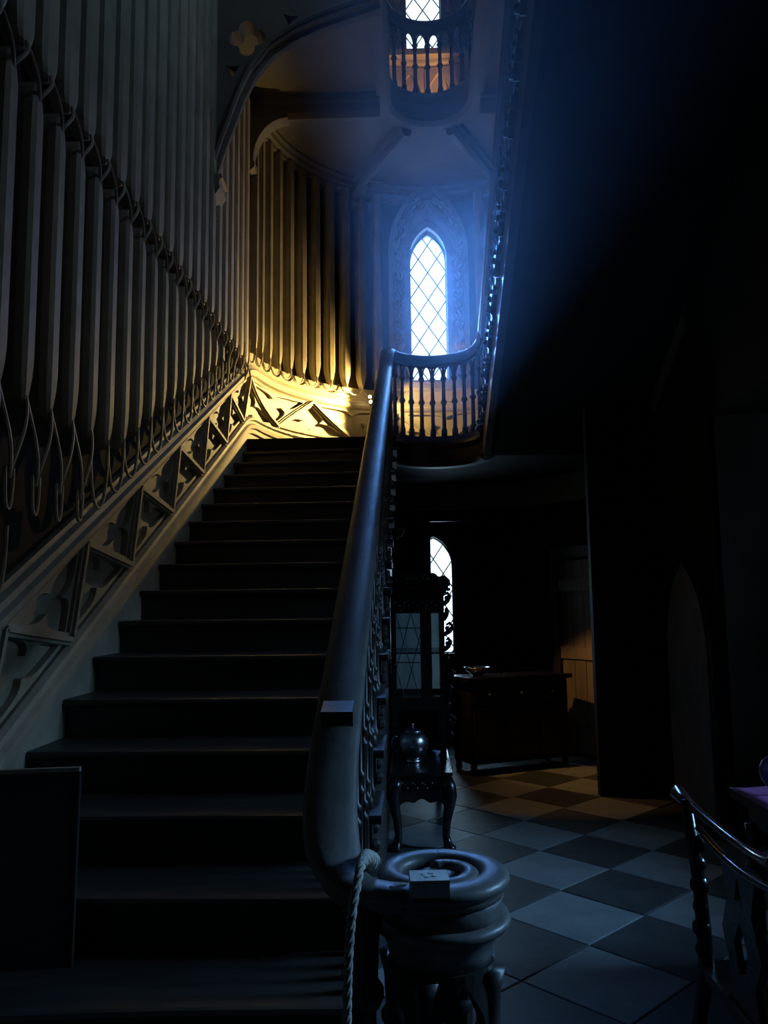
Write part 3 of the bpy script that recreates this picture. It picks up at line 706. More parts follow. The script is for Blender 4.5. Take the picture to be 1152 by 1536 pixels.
# radial ribs and cornice on the gallery soffit
SZ = LZ2 - 0.25
RIBP = [(-0.10, 0.0), (-0.095, -0.05), (-0.06, -0.055), (-0.055, -0.11), (-0.025, -0.14), (0.025, -0.14), (0.055, -0.11), (0.06, -0.055), (0.095, -0.05), (0.10, 0.0)]
for deg in (0, 33, 62, 118, 147, 180):
    a = math.radians(deg)
    p0 = Vector((CX - (RS + 0.03) * math.cos(a), YC + (RS + 0.03) * math.sin(a), SZ)); p1 = Vector((CX - (RW - 0.01) * math.cos(a), YC + (RW - 0.01) * math.sin(a), SZ))
    big = deg in (0, 180)
    if deg in (33, 147): continue
    MB().sweep([p0, p0.lerp(p1, 0.5), p1], [(x * (1.2 if big else 1), h * (1.55 if big else 1)) for x, h in RIBP]).build('soffit_rib', SOFFIT, gal)
    # curved knee bracket at the wall end of each rib
    d = (p0 - p1).normalized(); sd = Vector((d.y, -d.x, 0)); hgt = 0.52 if big else 0.20; ln = 0.42 if big else 0.25
    prof = [(0, 0), (ln, 0)] + [(ln * (1 - math.sin(t)) + 0.05 * 0, -0.05 - (hgt - 0.05) * (1 - math.cos(t))) for t in [i * PI / 2 / 8 for i in range(9)]]
    prof = [(0, 0), (ln, 0)] + [(0.07 + (ln - 0.07) * (1 - math.sin(i * PI / 16)), -0.02 - (hgt - 0.07) * (1 - math.cos(i * PI / 16))) for i in range(9)] + [(0.09, -hgt + 0.03), (0.085, -hgt - 0.02), (0.04, -hgt - 0.06), (0.0, -hgt - 0.05)]
    kz = SZ - (0.2 if big else 0.12)
    MB().prism(prof, [], lambda u, v, q: p1 + d * u + sd * q + Vector((0, 0, kz - SZ + v)), -0.075, 0.075).build('knee_bracket', SOFFIT, gal)
CORN = [(0.0, 0.0), (0.0, 0.16), (-0.03, 0.16), (-0.05, 0.13), (-0.09, 0.12), (-0.11, 0.085), (-0.15, 0.08), (-0.17, 0.05), (-0.20, 0.045), (-0.20, 0.0)]
strip('cornice', YC, SARC, lambda s: SZ, CORN, SOFFIT, wall_far, 0.08)

# arch carrying the gallery front, pierced with a quatrefoil
def arch_map(u, v, d): return (u, d, v)
ax0, ax1 = XW + 0.01, CX - RS + 0.03
arch_pts = [(-1.56, 5.10), (-1.50, 5.30), (-1.43, 5.50), (-1.34, 5.76), (-1.24, 5.97), (-1.10, 6.15), (-0.91, 6.28), (-0.70, 6.38), (-0.52, 6.44), (ax1, 6.55)]
outer = [(ax0, LZ2 + 0.05), (ax0, 5.04), (-1.57, 5.04)] + arch_pts + [(ax1, LZ2 + 0.05)]
def quatre(cx, cz, r):
    pts = []
    for q in range(4):
        a0 = q * PI / 2; ccx, ccz = cx + r * 0.62 * math.cos(a0), cz + r * 0.62 * math.sin(a0)
        for i in range(9):
            a = a0 - 1.95 + 3.9 * i / 8 if False else a0 - 1.75 + 3.5 * i / 8
            pts.append((ccx + r * 0.46 * math.cos(a), ccz + r * 0.46 * math.sin(a)))
    return pts
def tre(cx, cz, r, rot):
    pts = []
    for q in range(3):
        a0 = rot + q * 2 * PI / 3
        pts += [(cx + r * math.cos(a0), cz + r * math.sin(a0)), (cx + r * 0.42 * math.cos(a0 + 0.75), cz + r * 0.42 * math.sin(a0 + 0.75)), (cx + r * 0.30 * math.cos(a0 + PI / 3), cz + r * 0.30 * math.sin(a0 + PI / 3)), (cx + r * 0.42 * math.cos(a0 + 1.35), cz + r * 0.42 * math.sin(a0 + 1.35))]
    return pts
am_ = MB().prism(outer, [quatre(-1.285, 6.245, 0.145), tre(-1.40, 5.97, 0.075, 0.5), tre(-0.93, 6.40, 0.075, 0.3)], arch_map, 6.05, 6.22).build('trim_1', SOFFIT); tag(am_, 'pierced quatrefoil spandrel arch across the stair', kind='structure')
MB().sweep([Vector((x, 6.035, z)) for x, z in arch_pts], [(0, 0), (0, 0.06)]) if False else None
am2 = MB(); am2.tube([(x, 6.04, z + 0.045) for x, z in arch_pts], 0.022, 6); am2.tube([(x, 6.135, z - 0.0) for x, z in arch_pts], 0.03, 6); am2.build('arch_moulding', SOFFIT, am_)
cb = [(0.0, 0.0), (0.14, 0.0), (0.15, -0.03), (0.125, -0.05), (0.12, -0.09), (0.135, -0.11), (0.10, -0.16), (0.06, -0.22), (0.055, -0.28), (0.075, -0.31), (0.05, -0.35), (0.0, -0.37)]
MB().prism(cb, [], lambda u, v, d: (XW + u, d, 5.06 + v), 6.03, 6.24).build('corbel', PLASTER, am_)

# ------------------------------------------------------------------ curved balustrades with pointed tracery heads
def turned(h):
    return [(0.024, 0), (0.024, 0.07), (0.017, 0.085), (0.0155, h * 0.42), (0.023, h * 0.435), (0.026, h * 0.455), (0.023, h * 0.475), (0.0155, h * 0.49), (0.014, h - 0.22), (0.021, h - 0.21), (0.021, h - 0.195), (0.013, h - 0.18), (0.011, h)]
def tracery(mapf, hw, z0, z1, parent, material=OAK):
    """head centred on one baluster, from arch crown to arch crown, with a pierced triangle above the shaft"""
    zt, zs = z1, z0; n = 6
    left = [(0, zt), (-hw, zt), (-hw, zt - 0.035)]
    for i in range(1, n + 1):
        t = i / n; a = t * PI / 2
        left.append((-hw + (hw - 0.013) * math.sin(a) ** 0.9, zt - 0.035 - (zt - 0.035 - zs) * (1 - math.cos(a))))
    left.insert(7, (left[6][0] - 0.014, (left[6][1] + left[7][1]) / 2))     # cusp
    left += [(0, zs), (0, zt - 0.105), (-0.024, zt - 0.05), (0, zt - 0.05)]
    # split: lower wedge and upper bar share the cut line
    right = [(-p[0], p[1]) for p in left]
    mb = MB(); mb.prism(left[:-1] + [(0, zt - 0.05)], [], mapf, -0.011, 0.011)
    mb.prism(right[:-1] + [(0, zt - 0.05)], [], mapf, -0.011, 0.011)
    return mb.build('tracery_head', material, parent)
lb = thing('landing_balustrade', 'curved black gothic balustrade around the lower landing before the window', 'balustrade', (0, 0, 0))
NB = 13
def lrail(a):   # handrail height round the landing
    return LZ + 0.93 + 0.03 * (a / PI) + 0.12 * max(0, (a - 2.3) / 0.84) ** 2
pts = [Vector((CX - RS * math.cos(a), YC + RS * math.sin(a), lrail(a))) for a in [0.28 + (PI - 0.28) * i / 30 for i in range(31)]]
yr_end = 0.55
def rrail(y): return LZ + RRIS + 0.522 * (YC - 0.05 - y) + 0.90
LR = scaled(RPROF, 0.8, 1.35)
MB().sweep(pts, LR).build('handrail', OAK, lb, True)
hb = 0.80
tb = MB(); tb.lathe([(r * 1.3, z) for r, z in turned(hb)], (0, 0, 0), 10); t0 = tb.build('baluster', OAK, lb, True)
for i in range(NB):
    a = PI * (i + 0.35) / NB
    o = t0 if i == 0 else instance(t0, lb)
    o.location = (CX - RS * math.cos(a), YC + RS * math.sin(a), LZ + 0.085); o.scale = (1, 1, (lrail(a) - 0.07 - LZ - 0.085) / hb); o.rotation_euler = (0, 0, -a)
    z1 = lrail(a) - 0.09
    tracery(lambda u, v, d, a=a: (CX - (RS + d) * math.cos(a + u / RS), YC + (RS + d) * math.sin(a + u / RS), v), PI / NB * RS / 2, z1 - 0.24, z1, lb)
gb = thing('gallery_balustrade', 'curved black gothic balustrade around the upper gallery well', 'balustrade', (0, 0, 0))
GR = LZ2 + 0.95
MB().sweep(well_path(6.1, GR, RS), scaled(RPROF, 0.8, 1.6)).build('handrail', OAK, gb, True)
hb2 = GR - 0.13 - LZ2 - 0.085
tb = MB(); tb.lathe([(r * 1.3, z) for r, z in turned(hb2)], (0, 0, 0), 10); t1 = tb.build('baluster', OAK, gb, True)
posn = [(PI * (i + 0.5) / 11, None) for i in range(11)] + [(None, (sg, y)) for sg in (-1, 1) for y in srange(6.2, YC - 0.06, 0.14)]
for i, (a, st_) in enumerate(posn):
    o = t1 if i == 0 else instance(t1, gb)
    if a is not None:
        o.location = (CX - RS * math.cos(a), YC + RS * math.sin(a), LZ2 + 0.085)
        tracery(lambda u, v, d, a=a: (CX - (RS + d) * math.cos(a + u / RS), YC + (RS + d) * math.sin(a + u / RS), v), PI / 11 * RS / 2, GR - 0.37, GR - 0.12, gb)
    else:
        sg, y = st_; o.location = (CX + sg * RS, y, LZ2 + 0.085)
        tracery(lambda u, v, d, sg=sg, y=y: (CX + sg * (RS + d), y + u, v), 0.07, GR - 0.37, GR - 0.12, gb)

# ------------------------------------------------------------------ return flight overhead
rt = thing('staircase', 'dark return stair flight rising overhead from the landing along the far wall', 'staircase')
XA, XB = CX + RS - 0.03, CX + RW - 0.03
for k in range(1, 23):
    y = YC - 0.05 - (k - 1) * GO; z = LZ + k * RRIS
    MB().box(XA - 0.03, XB, y - GO - 0.01, y + 0.03, z - 0.036, z).build('tread', OAKX, rt)
    MB().box(XA, XB, y - 0.02, y, z - RRIS, z - 0.03).build('riser', OAKX, rt)
yA, yB = YC - 0.05, YC - 0.05 - 22 * GO
pr = [(yA, LZ - 0.22), (yA, LZ + 0.05), (yB, LZ2 - 0.08), (yB, LZ2 - 0.32)]
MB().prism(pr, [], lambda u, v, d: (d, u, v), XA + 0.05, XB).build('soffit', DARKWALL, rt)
pr = [(yA + 0.02, LZ - 0.26), (yA + 0.02, LZ + 0.06), (yA, LZ + RRIS + 0.10), (yB, LZ2 + 0.10), (yB, LZ2 - 0.36)]
MB().prism(pr, [], lambda u, v, d: (d, u, v), XA - 0.005, XA + 0.06).build('outer_string', OAK, rt)
for k in range(1, 22):   # carved brackets along the string
    o = instance(brk, rt, (XA - 0.005, YC - 0.05 - (k - 1) * GO, LZ + k * RRIS - 0.02)); o.scale = (-1.3, -1, 1.3)
rb = thing('return_balustrade', 'dark balustrade climbing beside the overhead return flight', 'balustrade')
ys_ = srange(yB + 0.1, YC - 0.25, 0.3)[::-1]
pts = [Vector((CX + RS, YC + 0.0, lrail(PI))), Vector((CX + RS, YC - 0.10, lrail(PI) + 0.05))] + [Vector((CX + RS, y, max(rrail(y), lrail(PI) + 0.10))) for y in ys_]
MB().sweep(pts, LR).build('handrail', OAK, rb, True)
for k in range(1, 22):
    for f in (0.08, 0.245):
        y = YC - 0.05 - (k - 1) * GO - f; z = LZ + k * RRIS
        o = instance(b0, rb, (CX + RS, y, z)); o.scale = (1.2, 1.2, (max(rrail(y), lrail(PI) + 0.1) - 0.07 - z) / HB)

# ------------------------------------------------------------------ wall lamp on the landing dado
def lamp(s, z, heads, label, parent_wall):
    t = thing('wall_lamp', label, 'lamp', W(s, z, 0.08)); c = Vector(W(s, z, 0.08))
    inv = -c
    bk = MB(); bk.lathe([(0.035, -0.05), (0.035, 0.05), (0.02, 0.055)], (0, 0, 0), 12); bk.build('backplate', OAK, t)
    for (dx, dy, dz, size, watt, col, blend) in heads:
        dr = Vector((dx, dy, dz)).normalized(); p = Vector(W(s, z, 0.22)) - c
        p = p + dr * 0.05
        MB().tube([Vector((0, 0, 0)), p - dr * 0.03], 0.008, 6).build('arm', OAK, t)
        hs = MB(); hs.tube([p - dr * 0.05, p - dr * 0.02, p + dr * 0.02], [0.018, 0.03, 0.034], 10); hs.build('lamp_housing', OAK, t, True)
        bu = MB(); bu.ball(p + dr * 0.035, 0.018, 10, 6); bu.build('bulb', BULB, t, True)
        l = bpy.data.lights.new('lamp_light', 'SPOT'); l.energy = watt; l.color = col; l.spot_size = size; l.spot_blend = blend; l.shadow_soft_size = 0.02
        o = bpy.data.objects.new('lamp_light', l); COL.objects.link(o); o.location = c + p + dr * 0.065; look(o, Vector(o.location) + dr)
    return t
WARM = (1.0, 0.67, 0.21)
lamp(YC + RW * 1.17, LZ + 0.76, [(-0.74, -0.56, -0.37, math.radians(107), 390, WARM, 1.0), (-0.80, -0.38, 0.36, math.radians(100), 125, WARM, 0.45), (0.95, 0.2, -0.12, math.radians(110), 40, WARM, 0.4)], 'small twin spotlight glowing on the landing dado', wall_far)
lamp(YC + RW * 1.95, LZ2 + 0.45, [(-0.9, 0.1, 0.25, math.radians(140), 60, (1.0, 0.50, 0.13), 0.4)], 'small warm lamp lighting the upper gallery dado', wall_far)

# ------------------------------------------------------------------ ground floor behind the stair
pw = MB().box(1.53, 2.14, 6.90, 7.0, -0.02, 3.3).build('wall_partition', DARKWALL); tag(pw, 'dark partition wall under the return flight', kind='structure')
# warm-lit plank door in the apse wall
sd0 = YC + RW * (PI - 0.62) + 0.22
dr = MB(); d1 = bpy.data.objects.new('door_1', None); COL.objects.link(d1); tag(d1, 'plank door lit by warm light beyond the partition', kind='structure')
for i in range(5):
    a = sd0 - 0.42 + i * 0.17
    MB().prism([(a + 0.004, 0.02), (a + 0.166, 0.02), (a + 0.166, 2.05), (a + 0.004, 2.05)], [], wmap, 0.03, 0.065, 0.09).build('plank', WARMDOOR, d1)
for z in (0.35, 1.0, 1.72):
    MB().prism([(sd0 - 0.42, z), (sd0 + 0.43, z), (sd0 + 0.43, z + 0.13), (sd0 - 0.42, z + 0.13)], [], wmap, 0.06, 0.095, 0.09).build('ledge', WARMDOOR, d1)
MB().prism([(sd0 - 0.52, 0), (sd0 + 0.53, 0), (sd0 + 0.53, 2.2), (sd0 - 0.52, 2.2)], [[(sd0 - 0.43, 0.01), (sd0 + 0.44, 0.01), (sd0 + 0.44, 2.08), (sd0 - 0.43, 2.08)]], wmap, 0.0, 0.10, 0.12).build('door_frame', OAK, d1)
# pale pointed panel in a frame on the right wall
nc = bpy.data.objects.new('pale_panel', None); COL.objects.link(nc); tag(nc, 'pale pointed panel on the dark right hand wall', kind='structure')
MB().prism(lancet(6.35, 0.62, 0.0, 1.2, 2.05), [lancet(6.35, 0.52, 0.02, 1.2, 1.92)], lambda u, v, d: (CX + RW - d, u, v), 0.0, 0.06).build('door_frame', DARKWALL, nc)
MB().prism(lancet(6.35, 0.525, 0.01, 1.2, 1.925), [], lambda u, v, d: (CX + RW - d, u, v), 0.0, 0.012).build('panel', PALE, nc)

def leg_cab(h, dx, dy, r0=0.034):
    """cabriole leg standing at the origin corner, knee swelling outwards"""
    m_ = MB(); pts = []; rs = []
    for t, off, r in ((0, 0.0, 1.25), (0.1, 0.018, 1.35), (0.22, 0.028, 1.3), (0.4, 0.018, 1.0), (0.6, 0.002, 0.78), (0.8, -0.004, 0.7), (0.92, 0.006, 0.85), (0.97, 0.018, 1.2), (1.0, 0.02, 1.15)):
        pts.append((dx * off, dy * off, h * (1 - t))); rs.append(r0 * r)
    m_.tube(pts, rs, 10); return m_
def carved_apron(L, hh, n=3):
    pts = []
    N = 16 * n
    for i in range(N + 1):
        u = i / N; e = 4 * (u - 0.5) ** 2
        pts.append((L * u, -hh * (0.45 + 0.45 * e + 0.12 * math.cos(2 * PI * n * u))))
    return [(0, 0)] + pts + [(L, 0)]
# low blackwood table against the stair
TX0, TX1, TY0, TY1, TH = -0.165, 0.245, 5.42, 6.98, 0.50
tb_ = thing('side_table', 'low carved blackwood table standing beside the stair string', 'table', ((TX0 + TX1) / 2, (TY0 + TY1) / 2, 0))
ox, oy = (TX0 + TX1) / 2, (TY0 + TY1) / 2; hx, hy = (TX1 - TX0) / 2, (TY1 - TY0) / 2
tt = MB(); tt.box(-hx, hx, -hy, hy, TH - 0.022, TH); tt.box(-hx + 0.012, hx - 0.012, -hy + 0.012, hy - 0.012, TH - 0.04, TH - 0.022); tt.build('tabletop', BLACKWOOD, tb_)
fz = MB(); fz.box(-hx + 0.03, hx - 0.03, -hy + 0.03, hy - 0.03, TH - 0.145, TH - 0.04); fz.build('frieze', BLACKWOOD, tb_)
orn = MB()
for i in range(9):
    u = -hx + 0.075 + i * (2 * hx - 0.15) / 8; orn.ball((u, -hy + 0.028, TH - 0.09 + 0.016 * (-1) ** i), 0.015, 8, 5); orn.tube([(u, -hy + 0.026, TH - 0.09), (u + 0.02, -hy + 0.02, TH - 0.075), (u + 0.03, -hy + 0.026, TH - 0.1)], 0.006, 6)
for i in range(20):
    v = -hy + 0.1 + i * (2 * hy - 0.2) / 19; orn.ball((hx - 0.028, v, TH - 0.09 + 0.016 * (-1) ** i), 0.015, 8, 5)
orn.build('carving', BLACKWOOD, tb_, True)
ap = carved_apron(2 * hx - 0.08, 0.085, 3); MB().prism(ap, [], lambda u, v, d: (-hx + 0.04 + u, -hy + d, TH - 0.145 + v), 0.03, 0.05).build('apron', BLACKWOOD, tb_)
ap = carved_apron(2 * hy - 0.08, 0.085, 7)
for xx in (-hx + 0.03, hx - 0.05): MB().prism(ap, [], lambda u, v, d: (xx + d, -hy + 0.04 + u, TH - 0.145 + v), 0, 0.02).build('apron', BLACKWOOD, tb_)
for sx in (-1, 1):
    for sy in (-1, 1):
        lg = leg_cab(TH - 0.05, sx, sy, 0.036).build('leg', BLACKWOOD, tb_, True); lg.location = (sx * (hx - 0.045), sy * (hy - 0.045), 0)
        sc_ = MB(); sc_.ball((sx * 0.03, sy * 0.01, 0.30), 0.028, 8, 6, 1.6); sc_.ball((sx * 0.035, sy * 0.012, 0.355), 0.02, 8, 6); so = sc_.build('knee_carving', BLACKWOOD, lg, True)
# display cabinet standing on the table
cb_ = thing('display_cabinet', 'tall carved black cabinet with leaded glass door behind the silver kettle', 'cabinet', (0.035, 6.55, TH))
CW, CDp, CH = 0.205, 0.36, 1.18
bd = MB(); t_ = 0.022
bd.box(-CW, -CW + t_, -CDp, CDp, 0, CH); bd.box(CW - t_, CW, -CDp, CDp, 0, CH); bd.box(-CW, CW, -CDp, CDp, CH - t_, CH); bd.box(-CW, CW, -CDp, CDp, 0, t_)
bd.build('carcass', BLACKWOOD, cb_)
MB().box(-CW + t_, CW - t_, CDp - t_ - 0.006, CDp - t_ - 0.001, 0.39, CH - t_).build('added_back_lining', LINING, cb_)
MB().box(-CW + t_, CW - t_, CDp - t_, CDp - 0.004, 0, 0.39).build('back_panel', BLACKWOOD, cb_)
fr = MB(); zlo, zhi = 0.40, 1.03; xl, xr_ = -0.165, 0.02
fr.prism([(-CW, 0.02), (CW, 0.02), (CW, CH), (-CW, CH)], [[(xl, zlo), (xr_, zlo), (xr_, zhi), (xl, zhi)], [(-0.15, 0.06), (0.15, 0.06), (0.15, 0.30), (-0.15, 0.30)], [(0.105, zlo), (0.165, zlo), (0.165, zhi), (0.105, zhi)]], lambda u, v, d: (u, d, v), -CDp - 0.02, -CDp); fr.build('front_frame', BLACKWOOD, cb_)
dg = bpy.data.objects.new('glazed_door', None); COL.objects.link(dg); dg.parent = cb_
win = [(xl, zlo), (xr_, zlo), (xr_, zhi), (xl, zhi)]; dw, dh = (xr_ - xl) / 1.0 * 0.62, 0.42
for row in range(0, 8):
    for i in range(-1, 4):
        ux = xl + i * dw + (dw / 2 if row % 2 else 0); uz = zlo + row * dh / 2
        pc = clip_convex([(ux - dw / 2, uz), (ux, uz - dh / 2), (ux + dw / 2, uz), (ux, uz + dh / 2)], win)
        if len(pc) < 3: continue
        tl = random.uniform(-0.004, 0.004)
        pyd('pane', [(p[0], -CDp - 0.012 + tl * (p[0] - ux) / dw * 2, p[1]) for p in pc], [tuple(range(len(pc)))], CABGLASS, dg)
lc = MB()
for row in range(-8, 12):
    for sg in (1, -1):
        pts = []
        for q in range(41):
            x = xl + (xr_ - xl) * q / 40; zz = zlo + (row + 0.5) * dh + sg * dh / dw * (x - xl)
            if zlo <= zz <= zhi: pts.append((x, -CDp - 0.016, zz))
        if len(pts) > 2: lc.tube([pts[0], pts[-1]], 0.0035, 5)
for zz in (zlo + 0.26, zlo + 0.52): lc.tube([(xl, -CDp - 0.017, zz), (xr_, -CDp - 0.017, zz)], 0.004, 5)
lc.build('lead_came', LEAD, dg)
for zz in (0.34, 0.72): MB().box(-CW + t_, CW - t_, -CDp + 0.02, CDp - t_, zz, zz + 0.012).build('shelf', BLACKWOOD, cb_)
cr = MB(); cpts = [(-CW - 0.05, 0)]
for i in range(41):
    u = i / 40; cpts.append((-CW - 0.05 + (2 * CW + 0.10) * u, 0.045 + 0.05 * math.sin(PI * u) + 0.022 * abs(math.sin(u * PI * 6))))
cpts.append((CW + 0.05, 0)); cr.prism(cpts, [], lambda u, v, d: (u, d, CH + 0.055 + v), -CDp - 0.035, -CDp - 0.005)
for i in range(13):
    u = i / 12; cr.ball((-CW - 0.03 + (2 * CW + 0.06) * u, -CDp - 0.035, CH + 0.085 + 0.03 * math.sin(PI * u)), 0.017, 8, 5)
    if i < 12: cr.tube([(-CW - 0.03 + (2 * CW + 0.06) * (u + 0.01), -CDp - 0.035, CH + 0.075), (-CW - 0.03 + (2 * CW + 0.06) * (u + 0.04), -CDp - 0.042, CH + 0.10 + 0.03 * math.sin(PI * u)), (-CW - 0.03 + (2 * CW + 0.06) * (u + 0.08), -CDp - 0.035, CH + 0.075)], 0.007, 6)
cr.build('carved_cresting', BLACKWOOD, cb_, True)
cn = MB()
for k_, (e, z0_, z1_) in enumerate(((0.02, 0.0, 0.018), (0.05, 0.018, 0.04), (0.035, 0.04, 0.056))): cn.box(-CW - e, CW + e, -CDp - 0.02 - e, CDp, CH + z0_, CH + z1_)
for i in range(16): cn.box(-CW - 0.03 + i * 0.029, -CW - 0.015 + i * 0.029, -CDp - 0.05, -CDp - 0.02, CH - 0.018, CH)
cn.build('cornice', BLACKWOOD, cb_)
fz2 = MB()
for i in range(11): fz2.ball((-CW + 0.03 + i * 0.035, -CDp - 0.022, 1.10 + 0.012 * (-1) ** i), 0.014, 8, 5)
for i in range(7): fz2.ball((xl - 0.018, -CDp - 0.022, 0.44 + i * 0.1), 0.012, 6, 4); fz2.ball((-CW + 0.02 + i * 0.055, -CDp - 0.022, 1.055), 0.01, 6, 4)
fz2.build('frieze_carving', BLACKWOOD, cb_, True)
sc_ = MB()
for i in range(10):
    z = 0.06 + i * 0.115; g = 0.9 + 0.5 * math.sin(i * 2.1)
    sc_.tube([(CW, -CDp + 0.02, z), (CW + 0.03 * g, -CDp - 0.005, z + 0.03), (CW + 0.05 * g, -CDp, z + 0.065), (CW + 0.03 * g, -CDp + 0.005, z + 0.09), (CW + 0.015, -CDp, z + 0.075)], [0.016, 0.02, 0.018, 0.013, 0.008], 7)
    sc_.ball((CW + 0.022, -CDp, z + 0.05), 0.018, 8, 5)
sc_.build('side_carving', BLACKWOOD, cb_, True)
# silver kettle
kt = thing('kettle', 'round tarnished silver kettle with loop handle on the low table', 'kettle', (-0.015, 5.80, TH))
KB = MB(); KB.lathe([(0.05, 0.0), (0.062, 0.0), (0.064, 0.012), (0.052, 0.022), (0.085, 0.05), (0.105, 0.09), (0.110, 0.125), (0.104, 0.16), (0.086, 0.19), (0.066, 0.203), (0.06, 0.205)], (0, 0, 0), 28); KB.build('body', SILVER, kt, True)
KL = MB(); KL.lathe([(0.066, 0.203), (0.06, 0.216), (0.035, 0.23), (0.012, 0.235), (0.008, 0.245), (0.013, 0.252), (0.012, 0.262), (0.004, 0.268)], (0, 0, 0), 24); KL.build('lid', SILVER, kt, True)
KS = MB(); KS.tube([(0.09, 0, 0.10), (0.125, 0.01, 0.12), (0.14, 0.014, 0.16), (0.152, 0.016, 0.20)], [0.022, 0.016, 0.012, 0.009], 8); ks = KS.build('spout', SILVER, kt, True); ks.rotation_euler = (0, 0, 1.1)
KH = MB(); KH.tube([(-0.095, -0.02, 0.17), (-0.125, -0.03, 0.18), (-0.145, -0.03, 0.15), (-0.147, -0.03, 0.11), (-0.13, -0.025, 0.08), (-0.098, -0.02, 0.075)], 0.0065, 8); KH.build('handle', SILVER, kt, True)
cup = MB(); cup.lathe([(0.012, 0), (0.014, 0.004), (0.028, 0.022), (0.031, 0.034), (0.028, 0.034), (0.02, 0.02), (0.004, 0.012)], (0, 0, 0), 16); cu = cup.build('dish', CHINA, None, True); cu.location = (0.155, 6.02, TH); tag(cu, 'tiny white china dish beside the kettle', 'dish')
# sideboard beneath the ground floor window
sbd = thing('sideboard', 'long dark sideboard standing under the landing behind the carved cabinet', 'sideboard', (1.00, 8.10, 0)); sbd.rotation_euler = (0, 0, 0.40)
s_ = MB(); s_.box(-0.62, 0.52, -0.22, 0.22, 0.86, 0.90); s_.build('top', BLACKWOOD, sbd)
s_ = MB(); s_.box(-0.58, 0.48, -0.18, 0.2, 0.10, 0.86); s_.build('body', DARKWALL, sbd)
for i in range(3):
    x = -0.56 + i * 0.347; dd = MB().box(x, x + 0.33, -0.20, -0.18, 0.14, 0.62).build('door', OAK, sbd)
    MB().box(x + 0.05, x + 0.28, -0.208, -0.20, 0.2, 0.56).build('door_panel', OAK, dd)
    dd = MB().box(x, x + 0.33, -0.20, -0.18, 0.65, 0.83).build('drawer', OAK, sbd)
    kn = MB(); kn.ball((x + 0.165, -0.212, 0.74), 0.014, 8, 5); kn.build('knob', BRASS, dd, True)
for x in (-0.55, 0.45):
    for y in (-0.15, 0.17): MB().lathe([(0.022, 0), (0.035, 0.02), (0.03, 0.06), (0.034, 0.10)], (x, y, 0), 10).build('foot', OAK, sbd, True)
bowl = MB(); bowl.lathe([(0.05, 0), (0.055, 0.01), (0.11, 0.05), (0.13, 0.085), (0.122, 0.085), (0.1, 0.05), (0.01, 0.02)], (0, 0, 0), 24); bo = bowl.build('bowl', SILVER, None, True); bo.location = (0.62, 7.95, 0.90); tag(bo, 'wide shallow metal bowl on the dark sideboard', 'bowl')
cvs = []; cfs = []; NCU = 26
for i in range(NCU + 1):
    u = i / NCU; x = -0.08 + 0.30 * u; y = 9.26 + 0.025 * math.sin(u * 26)
    cvs += [(x, y, 0.05), (x, y, 2.55), (x, y + 0.008, 2.55), (x, y + 0.008, 0.05)]
cfs = [(i * 4 + j, i * 4 + (j + 1) % 4, i * 4 + 4 + (j + 1) % 4, i * 4 + 4 + j) for i in range(NCU) for j in range(4)] + [(0, 1, 2, 3), tuple(4 * NCU + j for j in (3, 2, 1, 0))]
cu_ = thing('curtain', 'dark curtain added to cover part of the small ground floor window', 'curtain', (0, 0, 0))  # added to block the bright left half of the window
pyd('drape', cvs, cfs, DARKWALL, cu_, True)
MB().tube([(-0.2, 9.26, 2.56), (0.72, 9.26, 2.56)], 0.014, 8).build('rod', OAK, cu_)
# added unseen sconce, put in to warm the floor and door under the stair
sn = thing('added_sconce', 'small added sconce on the stair spandrel, unseen behind the carved cabinet', 'sconce', (-0.19, 7.35, 2.25))
MB().box(0, 0.012, -0.04, 0.04, -0.09, 0.09).build('backplate', BRASS, sn)
MB().tube([(0.01, 0, -0.03), (0.06, 0, -0.05), (0.09, 0, 0.0)], 0.008, 6).build('arm', BRASS, sn, True)
shd = MB(); shd.lathe([(0.012, -0.03), (0.022, -0.028), (0.055, 0.04), (0.052, 0.04), (0.018, -0.024), (0.004, -0.024)], (0.085, 0, 0), 16); shd.build('lamp_shade', BRASS, sn)
bu = MB(); bu.ball((0.085, 0, 0.010), 0.012, 10, 6); bu.build('bulb', BULB, sn, True)
for tgt, sz, en in (((1.45, 8.0, 0.5), 50, 110), ((1.0, 7.25, 0.0), 46, 120)):
    l = bpy.data.lights.new('added_sconce_light', 'SPOT'); l.energy = en; l.color = (1.0, 0.52, 0.16); l.spot_size = math.radians(sz); l.spot_blend = 0.35; l.shadow_soft_size = 0.03
    o = bpy.data.objects.new('added_sconce_light', l); COL.objects.link(o); o.location = (-0.08, 7.35, 2.32); look(o, tgt)

# ------------------------------------------------------------------ right foreground: chair and covered table
def P(px, py, dist):
    d = CAM_F + CAM_R * ((px - 576) / 1200) + CAM_U * ((768 - py) / 1200); d = d * (dist / d.y); return Vector((d.x, d.y, d.z + 1.6))
ch = thing('carved_chair', 'dark carved chair with curved gleaming crest rail beside the covered table', 'chair', (1.16, 2.42, 0))
cx_, cy_ = 1.16, 2.42
def rel(v): return (v[0] - cx_, v[1] - cy_, v[2])
xb = 0.875; crest = []
ya, yb_ = 2.80, 2.05
for i in range(15):
    t = i / 14; y = ya + (yb_ - ya) * t
    crest.append(rel((xb + 0.035 * math.sin(PI * t), y, 0.965 - 0.05 * math.sin(PI * t) ** 0.8)))
rads = [0.026 - 0.014 * math.sin(PI * i / 14) ** 0.5 for i in range(15)]
MB().tube(crest, rads, 10, True).build('crest_rail', REDWOOD, ch, True)
MB().tube([rel((xb + 0.03, 2.70 - 0.6 * i / 10, 0.875 - 0.03 * math.sin(PI * i / 10))) for i in range(11)], 0.012, 8).build('back_rail', REDWOOD, ch, True)
